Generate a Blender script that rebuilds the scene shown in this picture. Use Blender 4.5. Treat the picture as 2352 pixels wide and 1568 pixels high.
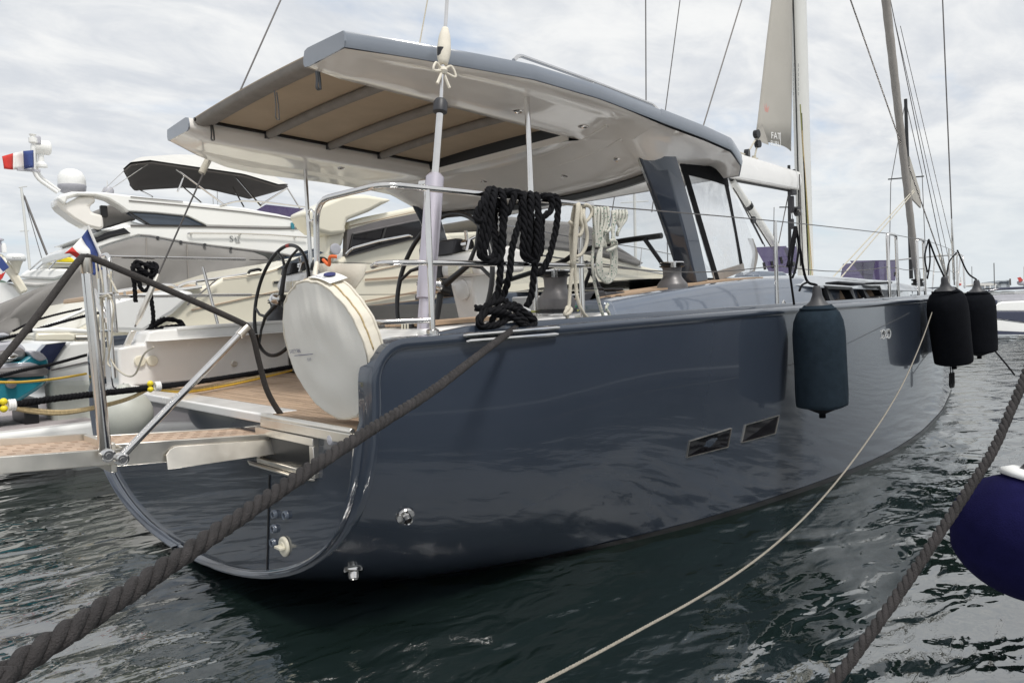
import bpy, bmesh, math, random
import numpy as np
from mathutils import Matrix, Vector, noise
random.seed(7)
for o in list(bpy.data.objects): bpy.data.objects.remove(o)
SC = bpy.context.scene
COL = SC.collection
# ------------------------------------------------------------------ camera
# Boat frame: x forward along the yacht, s to starboard, z up (water = 0). Blender y = -s.
FPX, PITCH, ROLL, HEAD = 1722.05, math.radians(2.472), math.radians(2.065), math.radians(46.703)
CAM = np.array([-2.044, 5.482, 1.707])
_hd = np.array([math.cos(HEAD), -math.sin(HEAD), 0.0]); _rt = np.array([math.sin(HEAD), math.cos(HEAD), 0.0]); _up = np.array([0, 0, 1.0])
CW = _hd*math.cos(PITCH) - _up*math.sin(PITCH)
_u = _up*math.cos(PITCH) + _hd*math.sin(PITCH)
CR = _rt*math.cos(ROLL) - _u*math.sin(ROLL)
CU = _u*math.cos(ROLL) + _rt*math.sin(ROLL)
cd = bpy.data.cameras.new('camera'); cam = bpy.data.objects.new('camera', cd); COL.objects.link(cam)
cd.sensor_width = 36.0; cd.lens = 36.0*FPX/2352.0; cd.clip_start = 0.05; cd.clip_end = 9000
W3 = lambda p: Vector((p[0], -p[1], p[2]))
r_, u_, w_ = W3(CR), W3(CU), W3(CW)
cam.matrix_world = Matrix(((r_.x, u_.x, -w_.x, CAM[0]), (r_.y, u_.y, -w_.y, -CAM[1]), (r_.z, u_.z, -w_.z, CAM[2]), (0, 0, 0, 1)))
SC.camera = cam
# ------------------------------------------------------------------ sky and sun
SUN_EL, SUN_AZ = math.radians(60), math.radians(-100)      # azimuth: angle from +x (bow) towards port
sundir = Vector((math.cos(SUN_EL)*math.cos(SUN_AZ), math.cos(SUN_EL)*math.sin(SUN_AZ), math.sin(SUN_EL)))
wd = bpy.data.worlds.new('World'); SC.world = wd; wd.use_nodes = True
def nd(nt, t, **k):
    n = nt.nodes.new(t)
    for a, b in k.items(): setattr(n, a, b)
    return n
def world():
    nt = wd.node_tree; nt.nodes.clear(); L = nt.links.new
    out = nd(nt, 'ShaderNodeOutputWorld'); bg = nd(nt, 'ShaderNodeBackground'); bg.inputs[1].default_value = 0.1
    sky = nd(nt, 'ShaderNodeTexSky'); sky.sky_type = 'NISHITA'; sky.sun_disc = False
    sky.sun_elevation = SUN_EL; sky.sun_rotation = math.radians(90) - SUN_AZ
    sky.air_density = 1.0; sky.dust_density = 1.2
    tc = nd(nt, 'ShaderNodeTexCoord'); sx = nd(nt, 'ShaderNodeSeparateXYZ'); L(tc.outputs['Generated'], sx.inputs[0])
    def ma(op, a, b=None, c=None, cl=False):
        n = nd(nt, 'ShaderNodeMath', operation=op); n.use_clamp = cl
        for i, v in enumerate((a, b, c)):
            if v is None: continue
            if isinstance(v, (int, float)): n.inputs[i].default_value = v
            else: L(v, n.inputs[i])
        return n.outputs[0]
    zc = ma('MAXIMUM', sx.outputs[2], 0.0)
    den = ma('ADD', zc, 0.16)
    cb = nd(nt, 'ShaderNodeCombineXYZ'); L(ma('DIVIDE', sx.outputs[0], den), cb.inputs[0]); L(ma('DIVIDE', sx.outputs[1], den), cb.inputs[1])
    mp = nd(nt, 'ShaderNodeMapping'); mp.inputs['Rotation'].default_value = (0, 0, math.radians(62)); mp.inputs['Scale'].default_value = (0.8, 1.35, 1)
    mp.inputs['Location'].default_value = (3.4, 1.9, 0); L(cb.outputs[0], mp.inputs[0])
    n1 = nd(nt, 'ShaderNodeTexNoise'); n1.inputs['Scale'].default_value = 1.5; n1.inputs['Detail'].default_value = 8; n1.inputs['Roughness'].default_value = 0.55; n1.inputs['Distortion'].default_value = 0.25
    n2 = nd(nt, 'ShaderNodeTexNoise'); n2.inputs['Scale'].default_value = 2.6; n2.inputs['Detail'].default_value = 7; n2.inputs['Roughness'].default_value = 0.6; n2.inputs['Distortion'].default_value = 0.5
    n3 = nd(nt, 'ShaderNodeTexNoise'); n3.inputs['Scale'].default_value = 7.0; n3.inputs['Detail'].default_value = 5; n3.inputs['Roughness'].default_value = 0.6; n3.inputs['Distortion'].default_value = 0.7
    for n in (n1, n2, n3): L(mp.outputs[0], n.inputs['Vector'])
    mk_ = nd(nt, 'ShaderNodeMapRange', interpolation_type='SMOOTHSTEP'); L(n1.outputs[0], mk_.inputs[0])
    mk_.inputs[1].default_value = 0.24; mk_.inputs[2].default_value = 0.47
    shade = ma('ADD', ma('MULTIPLY', n2.outputs[0], 0.75), ma('MULTIPLY', n3.outputs[0], 0.25))
    br = nd(nt, 'ShaderNodeMapRange', interpolation_type='SMOOTHSTEP'); L(shade, br.inputs[0])
    br.inputs[1].default_value = 0.34; br.inputs[2].default_value = 0.66
    cl = nd(nt, 'ShaderNodeMix', data_type='RGBA'); L(br.outputs[0], cl.inputs[0])
    cl.inputs[6].default_value = (4.1, 4.3, 4.6, 1); cl.inputs[7].default_value = (5.55, 5.6, 5.6, 1)
    blue = nd(nt, 'ShaderNodeMix', data_type='RGBA'); blue.inputs[0].default_value = 0.55
    L(sky.outputs[0], blue.inputs[6]); blue.inputs[7].default_value = (3.4, 4.0, 4.8, 1)
    mx = nd(nt, 'ShaderNodeMix', data_type='RGBA'); L(mk_.outputs[0], mx.inputs[0]); L(blue.outputs[2], mx.inputs[6]); L(cl.outputs[2], mx.inputs[7])
    hz = nd(nt, 'ShaderNodeMapRange', interpolation_type='SMOOTHSTEP'); L(sx.outputs[2], hz.inputs[0])
    hz.inputs[1].default_value = 0.0; hz.inputs[2].default_value = 0.22; hz.inputs[3].default_value = 0.85; hz.inputs[4].default_value = 0.0
    hm = nd(nt, 'ShaderNodeMix', data_type='RGBA'); L(hz.outputs[0], hm.inputs[0]); L(mx.outputs[2], hm.inputs[6]); hm.inputs[7].default_value = (4.4, 4.75, 4.95, 1)
    L(hm.outputs[2], bg.inputs[0]); L(bg.outputs[0], out.inputs[0])
world()
sl = bpy.data.lights.new('sun', 'SUN'); sl.energy = 1.5; sl.angle = math.radians(11); sl.color = (1, 0.965, 0.91)
so = bpy.data.objects.new('sun', sl); COL.objects.link(so); so.location = (0, 0, 30)
so.rotation_euler = sundir.to_track_quat('Z', 'Y').to_euler()
vs = SC.view_settings; vs.view_transform = 'Standard'; vs.look = 'None'; vs.gamma = 1; vs.exposure = 0.74; vs.use_curve_mapping = False
SC.render.engine = 'CYCLES'; SC.cycles.use_denoising = True; SC.cycles.max_bounces = 10; SC.cycles.transparent_max_bounces = 16
# ------------------------------------------------------------------ helpers
def A(px, py, x=None, s=None, z=None, d=None):
    """the point of a known plane seen at (px, py) of a 2352-wide print of the photograph"""
    D = CW + CR*(px-1176)/FPX - CU*(py-784)/FPX
    t = (x-CAM[0])/D[0] if x is not None else (s-CAM[1])/D[1] if s is not None else (z-CAM[2])/D[2] if z is not None else d
    return CAM + D*t
def zoom(X0, Y0, w, ow):
    k = w/ow
    return lambda x, y: ((X0+x*k)/1.70068, (Y0+y*k)/1.70068)
def arr(p): return np.asarray(p, float)
BASE = {}
def mk(name, V, F, mat, parent=None, smooth=True, ang=38, bev=0.0, seg=2, kind=None, label=None, cat=None, group=None, recalc=True, fm=None, base=None):
    V = np.asarray(V, float).reshape(-1, 3)*np.array([1, -1, 1.0])
    if parent is not None: b = BASE[parent.name]
    elif base is not None: b = np.array([base[0], -base[1], base[2]])
    else: b = np.array([(V[:, 0].min()+V[:, 0].max())/2, (V[:, 1].min()+V[:, 1].max())/2, V[:, 2].min()])
    me = bpy.data.meshes.new(name); me.from_pydata((V-b).tolist(), [], [list(map(int, f)) for f in F])
    ms = mat if isinstance(mat, (list, tuple)) else [mat]
    for m in ms: me.materials.append(m)
    if fm is not None: me.polygons.foreach_set('material_index', list(fm))
    if recalc:
        bm = bmesh.new(); bm.from_mesh(me); bmesh.ops.recalc_face_normals(bm, faces=bm.faces); bm.to_mesh(me); bm.free()
    if smooth:
        me.polygons.foreach_set('use_smooth', [True]*len(me.polygons))
        if ang < 180: me.set_sharp_from_angle(angle=math.radians(ang))
    o = bpy.data.objects.new(name, me); COL.objects.link(o)
    if parent is not None: o.parent = parent
    else: o.location = b
    BASE[o.name] = b
    if bev:
        m = o.modifiers.new('bevel', 'BEVEL'); m.width = bev; m.segments = seg; m.limit_method = 'ANGLE'; m.angle_limit = math.radians(35)
        m.harden_normals = False
    tag(o, label, cat, group, kind)
    return o
def tag(o, label=None, cat=None, group=None, kind=None):
    for k, v in (('label', label), ('category', cat), ('group', group), ('kind', kind)):
        if v: o[k] = v
    return o
def root(name, label, cat, base, group=None):
    o = bpy.data.objects.new(name, None); COL.objects.link(o); o.empty_display_size = 0.2
    b = np.array([base[0], -base[1], base[2]]); o.location = b; BASE[o.name] = b
    return tag(o, label, cat, group)
def dup(o, delta, label=None, name=None):
    """copy a thing with its parts and sub-parts, moved by delta (x, s, z)"""
    d = Vector((delta[0], -delta[1], delta[2]))
    def cp(a, par):
        c = a.copy(); COL.objects.link(c); c.parent = par; BASE[c.name] = BASE[a.name] + (np.array(d) if par is None else 0)
        for ch in a.children: cp(ch, c)
        return c
    c = cp(o, o.parent); c.location = o.location + d
    if label: c['label'] = label
    return c
# ---- geometry: each returns (verts, faces)
def J(*gs):
    V, F, n = [], [], 0
    for v, f in gs:
        v = np.asarray(v, float).reshape(-1, 3); V.append(v); F += [[i+n for i in q] for q in f]; n += len(v)
    return np.vstack(V), F
def spl(pts, step=0.03, closed=False):
    P = arr(pts); n = len(P)
    if n < 3 and not closed: 
        k = max(2, int(np.linalg.norm(P[-1]-P[0])/step)+1)
        return P[0] + (P[-1]-P[0])*np.linspace(0, 1, k)[:, None]
    out = []
    for i in range(n if closed else n-1):
        if closed: p0, p1, p2, p3 = P[i-1], P[i], P[(i+1) % n], P[(i+2) % n]
        else:
            p1, p2 = P[i], P[i+1]; p0 = P[i-1] if i else 2*p1-p2; p3 = P[i+2] if i+2 < n else 2*p2-p1
        k = max(2, int(np.linalg.norm(p2-p1)/step)+1)
        for t in np.linspace(0, 1, k, endpoint=False):
            out.append(0.5*((2*p1) + (p2-p0)*t + (2*p0-5*p1+4*p2-p3)*t*t + (3*p1-p0-3*p2+p3)*t**3))
    if not closed: out.append(P[-1])
    return arr(out)
def frames(P, closed=False):
    n = len(P)
    T = (np.roll(P, -1, 0) - np.roll(P, 1, 0)) if closed else np.gradient(P, axis=0)
    T = T/(np.linalg.norm(T, axis=1)[:, None]+1e-12)
    a = np.array([0, 0, 1.0]) if abs(T[0][2]) < 0.9 else np.array([1.0, 0, 0])
    N = np.zeros_like(P); v = a - T[0]*(a@T[0]); N[0] = v/np.linalg.norm(v)
    for i in range(1, n):
        v = N[i-1] - T[i]*(N[i-1]@T[i]); N[i] = v/(np.linalg.norm(v)+1e-12)
    return T, N, np.cross(T, N)
def sweep(P, N, B, ring, closed=False, caps=True):
    n, m = len(P), ring.shape[-2]
    R = ring if ring.ndim == 3 else np.broadcast_to(ring, (n, m, 2))
    V = P[:, None, :] + R[:, :, :1]*N[:, None, :] + R[:, :, 1:]*B[:, None, :]
    F = []
    for i in range(n if closed else n-1):
        a, b = i*m, ((i+1) % n)*m
        for j in range(m):
            k = (j+1) % m
            F.append((a+j, a+k, b+k, b+j))
    if caps and not closed: F += [tuple(range(m-1, -1, -1)), tuple(range((n-1)*m, n*m))]
    return V.reshape(-1, 3), F
def circ(n, r=1.0, ph=0.0):
    t = np.arange(n)*2*math.pi/n + ph
    return np.stack([np.cos(t), np.sin(t)], 1)*r
def tube(pts, r, n=10, closed=False, smooth=0.0):
    P = spl(pts, smooth, closed) if smooth else arr(pts)
    T, N, B = frames(P, closed)
    if np.ndim(r): rr = np.interp(np.linspace(0, 1, len(P)), np.linspace(0, 1, len(r)), r); ring = circ(n)[None]*rr[:, None, None]
    else: ring = circ(n, r)
    return sweep(P, N, B, ring, closed)
def bent(pts, r, n=10, rad=0.06, closed=False):
    """tube through corner points with rounded bends"""
    P = arr(pts); out = []
    m = len(P)
    for i in range(m):
        if not closed and i in (0, m-1): out.append(P[i]); continue
        a, b, c = P[i-1], P[i], P[(i+1) % m]; u, v = a-b, c-b; lu, lv = np.linalg.norm(u), np.linalg.norm(v)
        k = min(rad, lu*0.45, lv*0.45); p0, p2 = b+u/lu*k, b+v/lv*k
        for t in np.linspace(0, 1, 6): out.append((1-t)**2*p0 + 2*t*(1-t)*b + t*t*p2)
    return tube(out, r, n, closed)
def rope(pts, R, pitch=None, n=6, smooth=0.02, strands=3, fuzz=0.0):
    """laid rope: strands twisted round the path"""
    pitch = pitch or R*6.2
    P = spl(pts, min(smooth, pitch/9))
    if pitch/9 < smooth: pass
    T, N, B = frames(P)
    L = np.concatenate([[0], np.cumsum(np.linalg.norm(np.diff(P, axis=0), axis=1))])
    out = []
    for k in range(strands):
        ph = L/pitch*2*math.pi + k*2*math.pi/strands + .35*np.sin(L*5.3)+.2*np.sin(L*13+1)
        off = R*(0.52+.03*np.sin(L*9+k*2))
        C = P + N*(np.cos(ph)*off)[:, None] + B*(np.sin(ph)*off)[:, None]
        t, a, b = frames(C)
        rr = R*0.53
        if fuzz: rr = rr*(1+fuzz*np.random.RandomState(k).randn(len(C)))[:, None, None]; ring = circ(n)[None]*rr
        else: ring = circ(n, rr)
        out.append(sweep(C, a, b, ring))
    return J(*out)
def box(c, size, ax=None):
    c = arr(c); h = arr(size)/2
    ax = np.eye(3) if ax is None else arr(ax)
    V = [c + ax[0]*sx*h[0] + ax[1]*sy*h[1] + ax[2]*sz*h[2] for sz in (-1, 1) for sy in (-1, 1) for sx in (-1, 1)]
    return arr(V), [(0, 1, 3, 2), (4, 6, 7, 5), (0, 4, 5, 1), (2, 3, 7, 6), (0, 2, 6, 4), (1, 5, 7, 3)]
def boxm(x0, x1, s0, s1, z0, z1): return box(((x0+x1)/2, (s0+s1)/2, (z0+z1)/2), (x1-x0, s1-s0, z1-z0))
def prism(poly, vec, vec2=None):
    """polygon (3-D points) pushed by vec; a scaled far face through vec2 = (centre, factor)"""
    P = arr(poly); Q = P + arr(vec); n = len(P)
    if vec2: 
        c = Q.mean(0); Q = c + (Q-c)*vec2
    F = [tuple(range(n)), tuple(range(2*n-1, n-1, -1))] + [(i, i+n, (i+1) % n+n, (i+1) % n) for i in range(n)]
    return np.vstack([P, Q]), F
def lathe(prof, o, axis=(0, 0, 1), n=24, sc=(1, 1), capped=True):
    a = arr(axis)/np.linalg.norm(axis); t = np.array([1.0, 0, 0]) if abs(a[0]) < 0.9 else np.array([0, 1.0, 0])
    u = t - a*(t@a); u /= np.linalg.norm(u); v = np.cross(a, u)
    c = circ(n)
    V = [arr(o) + a*h + u*(r*p[0]*sc[0]) + v*(r*p[1]*sc[1]) for r, h in prof for p in c]; m = len(prof)
    F = [(i*n+j, i*n+(j+1) % n, (i+1)*n+(j+1) % n, (i+1)*n+j) for i in range(m-1) for j in range(n)]
    if capped: F += [tuple(range(n-1, -1, -1)), tuple(range((m-1)*n, m*n))]
    return arr(V), F
def grid(G, closed=False, thick=None):
    G = arr(G); a, b = G.shape[:2]
    V = G.reshape(-1, 3)
    F = [(i*b+j, i*b+(j+1) % b, (i+1)*b+(j+1) % b, (i+1)*b+j) for i in range(a-1) for j in range(b if closed else b-1)]
    return V, F
def loft(secs, caps=True):
    """closed sections of equal length"""
    V, F = grid(secs, closed=True); n = len(secs[0]); m = len(secs)
    if caps: F = F + [tuple(range(n-1, -1, -1)), tuple(range((m-1)*n, m*n))]
    return V, F
def slab(G, t):
    """grid sheet given thickness t along its mean normal"""
    G = arr(G); a, b = G.shape[:2]
    du = np.gradient(G, axis=0); dv = np.gradient(G, axis=1); N = np.cross(du, dv); N /= (np.linalg.norm(N, axis=2)[:, :, None]+1e-12)
    H = G + N*t
    V1, F1 = grid(G); V2, F2 = grid(H); o = a*b
    F = F1 + [tuple(i+o for i in f[::-1]) for f in F2]
    ed = [(i*b, (i+1)*b) for i in range(a-1)] + [((i+1)*b-1, (i+2)*b-1) for i in range(a-1)] + [(j, j+1) for j in range(b-1)] + [((a-1)*b+j, (a-1)*b+j+1) for j in range(b-1)]
    F += [(p, q, q+o, p+o) for p, q in ed]
    return np.vstack([V1, V2]), F
def txt(name, s, org, xd, yd, h, mat, parent, depth=0.0015, squeeze=1.0):
    cu = bpy.data.curves.new(name, 'FONT'); cu.body = s; cu.size = 1.0; cu.extrude = 0.0; cu.resolution_u = 3
    ob = bpy.data.objects.new(name, cu); me = bpy.data.meshes.new_from_object(ob); bpy.data.objects.remove(ob)
    n = len(me.vertices); co = np.zeros(n*3); me.vertices.foreach_get('co', co); co = co.reshape(-1, 3)
    F = [tuple(p.vertices) for p in me.polygons]; bpy.data.meshes.remove(me)
    xd = arr(xd)/np.linalg.norm(xd); yd = arr(yd)/np.linalg.norm(yd)
    V = arr(org) + co[:, :1]*h*squeeze*xd + co[:, 1:2]*h*yd
    return mk(name, V, F, mat, parent, smooth=False, recalc=False)
# ------------------------------------------------------------------ materials
def mat(name, col, rough=0.5, metal=0.0, var=0.0, vs_=6.0, bump=0.0, bs=60.0, coat=0.0, spec=0.5, rv=0.0, sheen=0.0, dirt=None):
    m = bpy.data.materials.new(name); m.use_nodes = True; nt = m.node_tree; L = nt.links.new
    b = nt.nodes['Principled BSDF']; b.inputs['Base Color'].default_value = (*col, 1); b.inputs['Roughness'].default_value = rough; b.inputs['Metallic'].default_value = metal
    b.inputs['Specular IOR Level'].default_value = spec
    if coat: b.inputs['Coat Weight'].default_value = coat; b.inputs['Coat Roughness'].default_value = 0.03
    if sheen: b.inputs['Sheen Weight'].default_value = sheen; b.inputs['Sheen Roughness'].default_value = 0.5
    tc = nd(nt, 'ShaderNodeTexCoord')
    if var or rv:
        n = nd(nt, 'ShaderNodeTexNoise'); n.inputs['Scale'].default_value = vs_; n.inputs['Detail'].default_value = 6; n.inputs['Roughness'].default_value = 0.6; L(tc.outputs['Object'], n.inputs['Vector'])
        if var:
            mr = nd(nt, 'ShaderNodeMapRange'); L(n.outputs[0], mr.inputs[0]); mr.inputs[1].default_value = 0.25; mr.inputs[2].default_value = 0.75
            mx = nd(nt, 'ShaderNodeMix', data_type='RGBA'); L(mr.outputs[0], mx.inputs[0])
            mx.inputs[6].default_value = (*[c*(1-var) for c in col], 1); mx.inputs[7].default_value = (*[min(1, c*(1+var)) for c in col], 1)
            L(mx.outputs[2], b.inputs['Base Color'])
        if rv:
            m2 = nd(nt, 'ShaderNodeMapRange'); L(n.outputs[0], m2.inputs[0]); m2.inputs[1].default_value = 0.3; m2.inputs[2].default_value = 0.7
            m2.inputs[3].default_value = max(0.01, rough-rv); m2.inputs[4].default_value = rough+rv; L(m2.outputs[0], b.inputs['Roughness'])
    if bump:
        n = nd(nt, 'ShaderNodeTexNoise'); n.inputs['Scale'].default_value = bs; n.inputs['Detail'].default_value = 4; L(tc.outputs['Object'], n.inputs['Vector'])
        bp = nd(nt, 'ShaderNodeBump'); bp.inputs['Strength'].default_value = bump; bp.inputs['Distance'].default_value = 0.01; L(n.outputs[0], bp.inputs['Height']); L(bp.outputs[0], b.inputs['Normal'])
    return m
def clear(name, tint, milk=0.1, alpha=0.75, rough=0.05, wob=0.0):
    """clear sheet: see-through, a little milky, glossy"""
    m = bpy.data.materials.new(name); m.use_nodes = True; nt = m.node_tree; nt.nodes.clear(); L = nt.links.new
    out = nd(nt, 'ShaderNodeOutputMaterial'); tr = nd(nt, 'ShaderNodeBsdfTransparent'); tr.inputs[0].default_value = (*tint, 1)
    df = nd(nt, 'ShaderNodeBsdfDiffuse'); df.inputs[0].default_value = (0.75, 0.77, 0.79, 1)
    gl = nd(nt, 'ShaderNodeBsdfGlossy'); gl.inputs['Roughness'].default_value = rough
    lw = nd(nt, 'ShaderNodeLayerWeight'); lw.inputs[0].default_value = 0.5
    pw = nd(nt, 'ShaderNodeMath', operation='POWER'); L(lw.outputs['Facing'], pw.inputs[0]); pw.inputs[1].default_value = 4.0
    fr = nd(nt, 'ShaderNodeMath', operation='MULTIPLY_ADD'); L(pw.outputs[0], fr.inputs[0]); fr.inputs[1].default_value = 0.55; fr.inputs[2].default_value = 0.045
    m1 = nd(nt, 'ShaderNodeMixShader'); L(tr.outputs[0], m1.inputs[1]); L(df.outputs[0], m1.inputs[2])
    tc = nd(nt, 'ShaderNodeTexCoord'); n = nd(nt, 'ShaderNodeTexNoise'); n.inputs['Scale'].default_value = 5; n.inputs['Detail'].default_value = 6; n.inputs['Distortion'].default_value = 1.0; L(tc.outputs['Object'], n.inputs['Vector'])
    mr = nd(nt, 'ShaderNodeMapRange'); L(n.outputs[0], mr.inputs[0]); mr.inputs[1].default_value = 0.3; mr.inputs[2].default_value = 0.7; mr.inputs[3].default_value = milk*0.5; mr.inputs[4].default_value = min(1, milk*1.5); L(mr.outputs[0], m1.inputs[0])
    m2 = nd(nt, 'ShaderNodeMixShader'); L(fr.outputs[0], m2.inputs[0]); L(m1.outputs[0], m2.inputs[1]); L(gl.outputs[0], m2.inputs[2])
    if wob:
        bp = nd(nt, 'ShaderNodeBump'); bp.inputs['Strength'].default_value = wob; bp.inputs['Distance'].default_value = 0.02; L(n.outputs[0], bp.inputs['Height']); L(bp.outputs[0], gl.inputs['Normal'])
    L(m2.outputs[0], out.inputs[0]); return m
def wood(name, col, along=(1, 12, 12), var=0.35, rough=0.7):
    m = bpy.data.materials.new(name); m.use_nodes = True; nt = m.node_tree; L = nt.links.new; b = nt.nodes['Principled BSDF']; b.inputs['Roughness'].default_value = rough
    tc = nd(nt, 'ShaderNodeTexCoord'); mp = nd(nt, 'ShaderNodeMapping'); mp.inputs['Scale'].default_value = along; L(tc.outputs['Object'], mp.inputs[0])
    n = nd(nt, 'ShaderNodeTexNoise'); n.inputs['Scale'].default_value = 9; n.inputs['Detail'].default_value = 7; n.inputs['Roughness'].default_value = 0.65; L(mp.outputs[0], n.inputs['Vector'])
    oi = nd(nt, 'ShaderNodeObjectInfo')
    ad = nd(nt, 'ShaderNodeMath', operation='ADD'); mu = nd(nt, 'ShaderNodeMath', operation='MULTIPLY'); L(oi.outputs['Random'], mu.inputs[0]); mu.inputs[1].default_value = 0.35
    L(n.outputs[0], ad.inputs[0]); L(mu.outputs[0], ad.inputs[1])
    mr = nd(nt, 'ShaderNodeMapRange'); L(ad.outputs[0], mr.inputs[0]); mr.inputs[1].default_value = 0.3; mr.inputs[2].default_value = 1.0
    mx = nd(nt, 'ShaderNodeMix', data_type='RGBA'); L(mr.outputs[0], mx.inputs[0]); mx.inputs[6].default_value = (*[c*(1-var) for c in col], 1); mx.inputs[7].default_value = (*[c*(1+var) for c in col], 1)
    L(mx.outputs[2], b.inputs['Base Color']); return m
M = {}
M['hull'] = mat('hull_navy_grey', (0.040, 0.051, 0.072), 0.2, var=0.08, vs_=1.2, coat=0.85, rv=0.05, spec=0.45)
M['deckgrey'] = mat('grey_blue_gelcoat', (0.14, 0.165, 0.21), 0.12, var=0.08, vs_=2, coat=0.8)
M['topgrey'] = mat('hardtop_grey_blue', (0.215, 0.24, 0.28), 0.2, var=0.05, coat=0.6)
M['white'] = mat('white_gelcoat', (0.84, 0.83, 0.81), 0.22, var=0.03, vs_=3, coat=0.3, rv=0.06)
M['soffit'] = mat('hardtop_underside', (0.86, 0.83, 0.785), 0.16, var=0.04, vs_=3, coat=0.6, rv=0.05)
M['whitedeck'] = mat('white_nonslip', (0.74, 0.74, 0.72), 0.6, var=0.04, bump=0.1, bs=300)
M['greybeige'] = mat('grey_beige_panel', (0.36, 0.35, 0.33), 0.5, var=0.04)
M['cream'] = mat('cream_gelcoat', (0.80, 0.755, 0.62), 0.25, var=0.03, vs_=1.5, coat=0.3)
M['boatwhite'] = mat('yacht_white', (0.86, 0.86, 0.84), 0.22, var=0.03, vs_=1.0, coat=0.3)
M['steel'] = mat('polished_steel', (0.72, 0.70, 0.68), 0.13, 1.0, var=0.08, vs_=8, rv=0.05)
M['brushed'] = mat('brushed_steel', (0.80, 0.76, 0.69), 0.36, 1.0, var=0.10, vs_=5, rv=0.08)
M['alu'] = mat('lilac_aluminium', (0.60, 0.56, 0.62), 0.38, 0.7, var=0.04)
M['mast'] = mat('mast_paint', (0.66, 0.66, 0.63), 0.35, var=0.03)
M['black'] = mat('black_satin', (0.010, 0.010, 0.011), 0.35)
M['blackrope'] = mat('black_rope', (0.009, 0.009, 0.011), 0.9, bump=0.6, bs=260, var=0.35, vs_=40, spec=0.18)
M['blackfab'] = mat('black_webbing', (0.010, 0.010, 0.011), 0.9, spec=0.15)
M['greyrope'] = mat('weathered_grey_rope', (0.036, 0.032, 0.032), 0.9, bump=0.8, bs=300, var=0.5, vs_=22)
M['braid'] = mat('grey_braid', (0.045, 0.040, 0.038), 0.85, bump=0.8, bs=220, var=0.4, vs_=120)
M['creamrope'] = mat('cream_rope', (0.56, 0.52, 0.43), 0.85, bump=0.5, bs=300, var=0.22, vs_=120)
M['deckgrey_sheen'] = mat('deck_grey_painted_sheen', (0.46, 0.49, 0.52), 0.15, coat=0.6, var=0.04)  # deck grey made paler: bright reflection put into the base colour
M['linegrey'] = mat('weathered_line', (0.34, 0.31, 0.26), 0.9, bump=0.5, bs=300, var=0.3, vs_=120)
M['tanrope'] = mat('tan_rope', (0.52, 0.40, 0.22), 0.85, bump=0.5, bs=200, var=0.3, vs_=60)
M['yellow'] = mat('yellow_rope', (0.75, 0.48, 0.06), 0.7, bump=0.3, bs=200, var=0.15, vs_=60)
M['yball'] = mat('yellow_plastic', (0.85, 0.68, 0.02), 0.4)
M['winch'] = mat('winch_grey', (0.145, 0.138, 0.14), 0.45, 0.3, var=0.1, rv=0.1)
M['winchdark'] = mat('winch_dark', (0.05, 0.05, 0.055), 0.5, var=0.1)
M['darkplastic'] = mat('dark_plastic', (0.035, 0.035, 0.04), 0.45)
M['canvas'] = mat('cream_canvas', (0.76, 0.71, 0.61), 0.95, var=0.05, vs_=9, bump=0.2, bs=60, spec=0.1)
M['bagface'] = mat('bag_face', (0.80, 0.78, 0.73), 1.0, var=0.03, vs_=9, bump=0.12, bs=160, spec=0.1)
M['tan'] = mat('tan_fabric', (0.50, 0.40, 0.29), 0.95, var=0.10, vs_=3, bump=0.1, bs=200)
M['greyfab'] = mat('grey_fabric', (0.26, 0.24, 0.22), 0.9, var=0.14, vs_=8, bump=0.3, bs=30)
M['cover'] = mat('grey_cover_canvas', (0.235, 0.225, 0.215), 0.9, var=0.10, vs_=1.6, bump=0.6, bs=2.2)
M['bimini'] = mat('dark_bimini', (0.070, 0.063, 0.060), 0.9, var=0.1, vs_=3, bump=0.2, bs=6)
M['biminitop'] = mat('pale_bimini', (0.62, 0.61, 0.58), 0.9, var=0.06)
M['darkglass'] = mat('dark_glass', (0.008, 0.007, 0.009), 0.05, spec=0.45)
M['blueglass'] = mat('blue_grey_glass', (0.045, 0.06, 0.085), 0.06, spec=0.8, var=0.2, vs_=1)
M['purple'] = clear('purple_acrylic', (0.30, 0.24, 0.40), 0.04, rough=0.03)
M['vinyl'] = clear('clear_vinyl', (0.95, 0.96, 0.97), 0.5, rough=0.12, wob=0.5)
M['vinyl2'] = clear('clear_windscreen', (0.93, 0.94, 0.95), 0.08, rough=0.04)
M['fender'] = mat('fender_sock_blue', (0.021, 0.033, 0.046), 0.95, var=0.2, vs_=14, bump=0.4, bs=250, spec=0.12)
M['fenderblk'] = mat('fender_sock_black', (0.008, 0.009, 0.012), 0.95, var=0.2, vs_=14, bump=0.4, bs=250, spec=0.1)
M['fenderrub'] = mat('fender_rubber', (0.06, 0.06, 0.065), 0.5)
M['navyfend'] = mat('navy_fender_sock', (0.0085, 0.008, 0.045), 0.95, var=0.15, vs_=25, bump=0.4, bs=250, spec=0.08)
M['whitefend'] = mat('old_white_fender', (0.52, 0.53, 0.48), 0.5, var=0.12, vs_=4)
M['teak'] = wood('weathered_teak', (0.40, 0.285, 0.195), (8, 1, 8), 0.25)
M['teakx'] = wood('weathered_teak_fore_aft', (0.44, 0.31, 0.205), (1, 10, 8), 0.25)
M['gang'] = wood('gangway_teak', (0.52, 0.385, 0.285), (1, 10, 8), 0.16)
M['caulk'] = mat('black_caulk', (0.035, 0.032, 0.03), 0.8)
M['sail'] = mat('sail_beige', (0.42, 0.40, 0.36), 0.85, var=0.05, vs_=2, bump=0.1, bs=5)
M['sailcover'] = mat('furled_sail_grey', (0.30, 0.28, 0.26), 0.9, var=0.1, vs_=6, bump=0.3, bs=20)
M['navytext'] = mat('navy_print', (0.03, 0.035, 0.14), 0.7)
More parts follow.
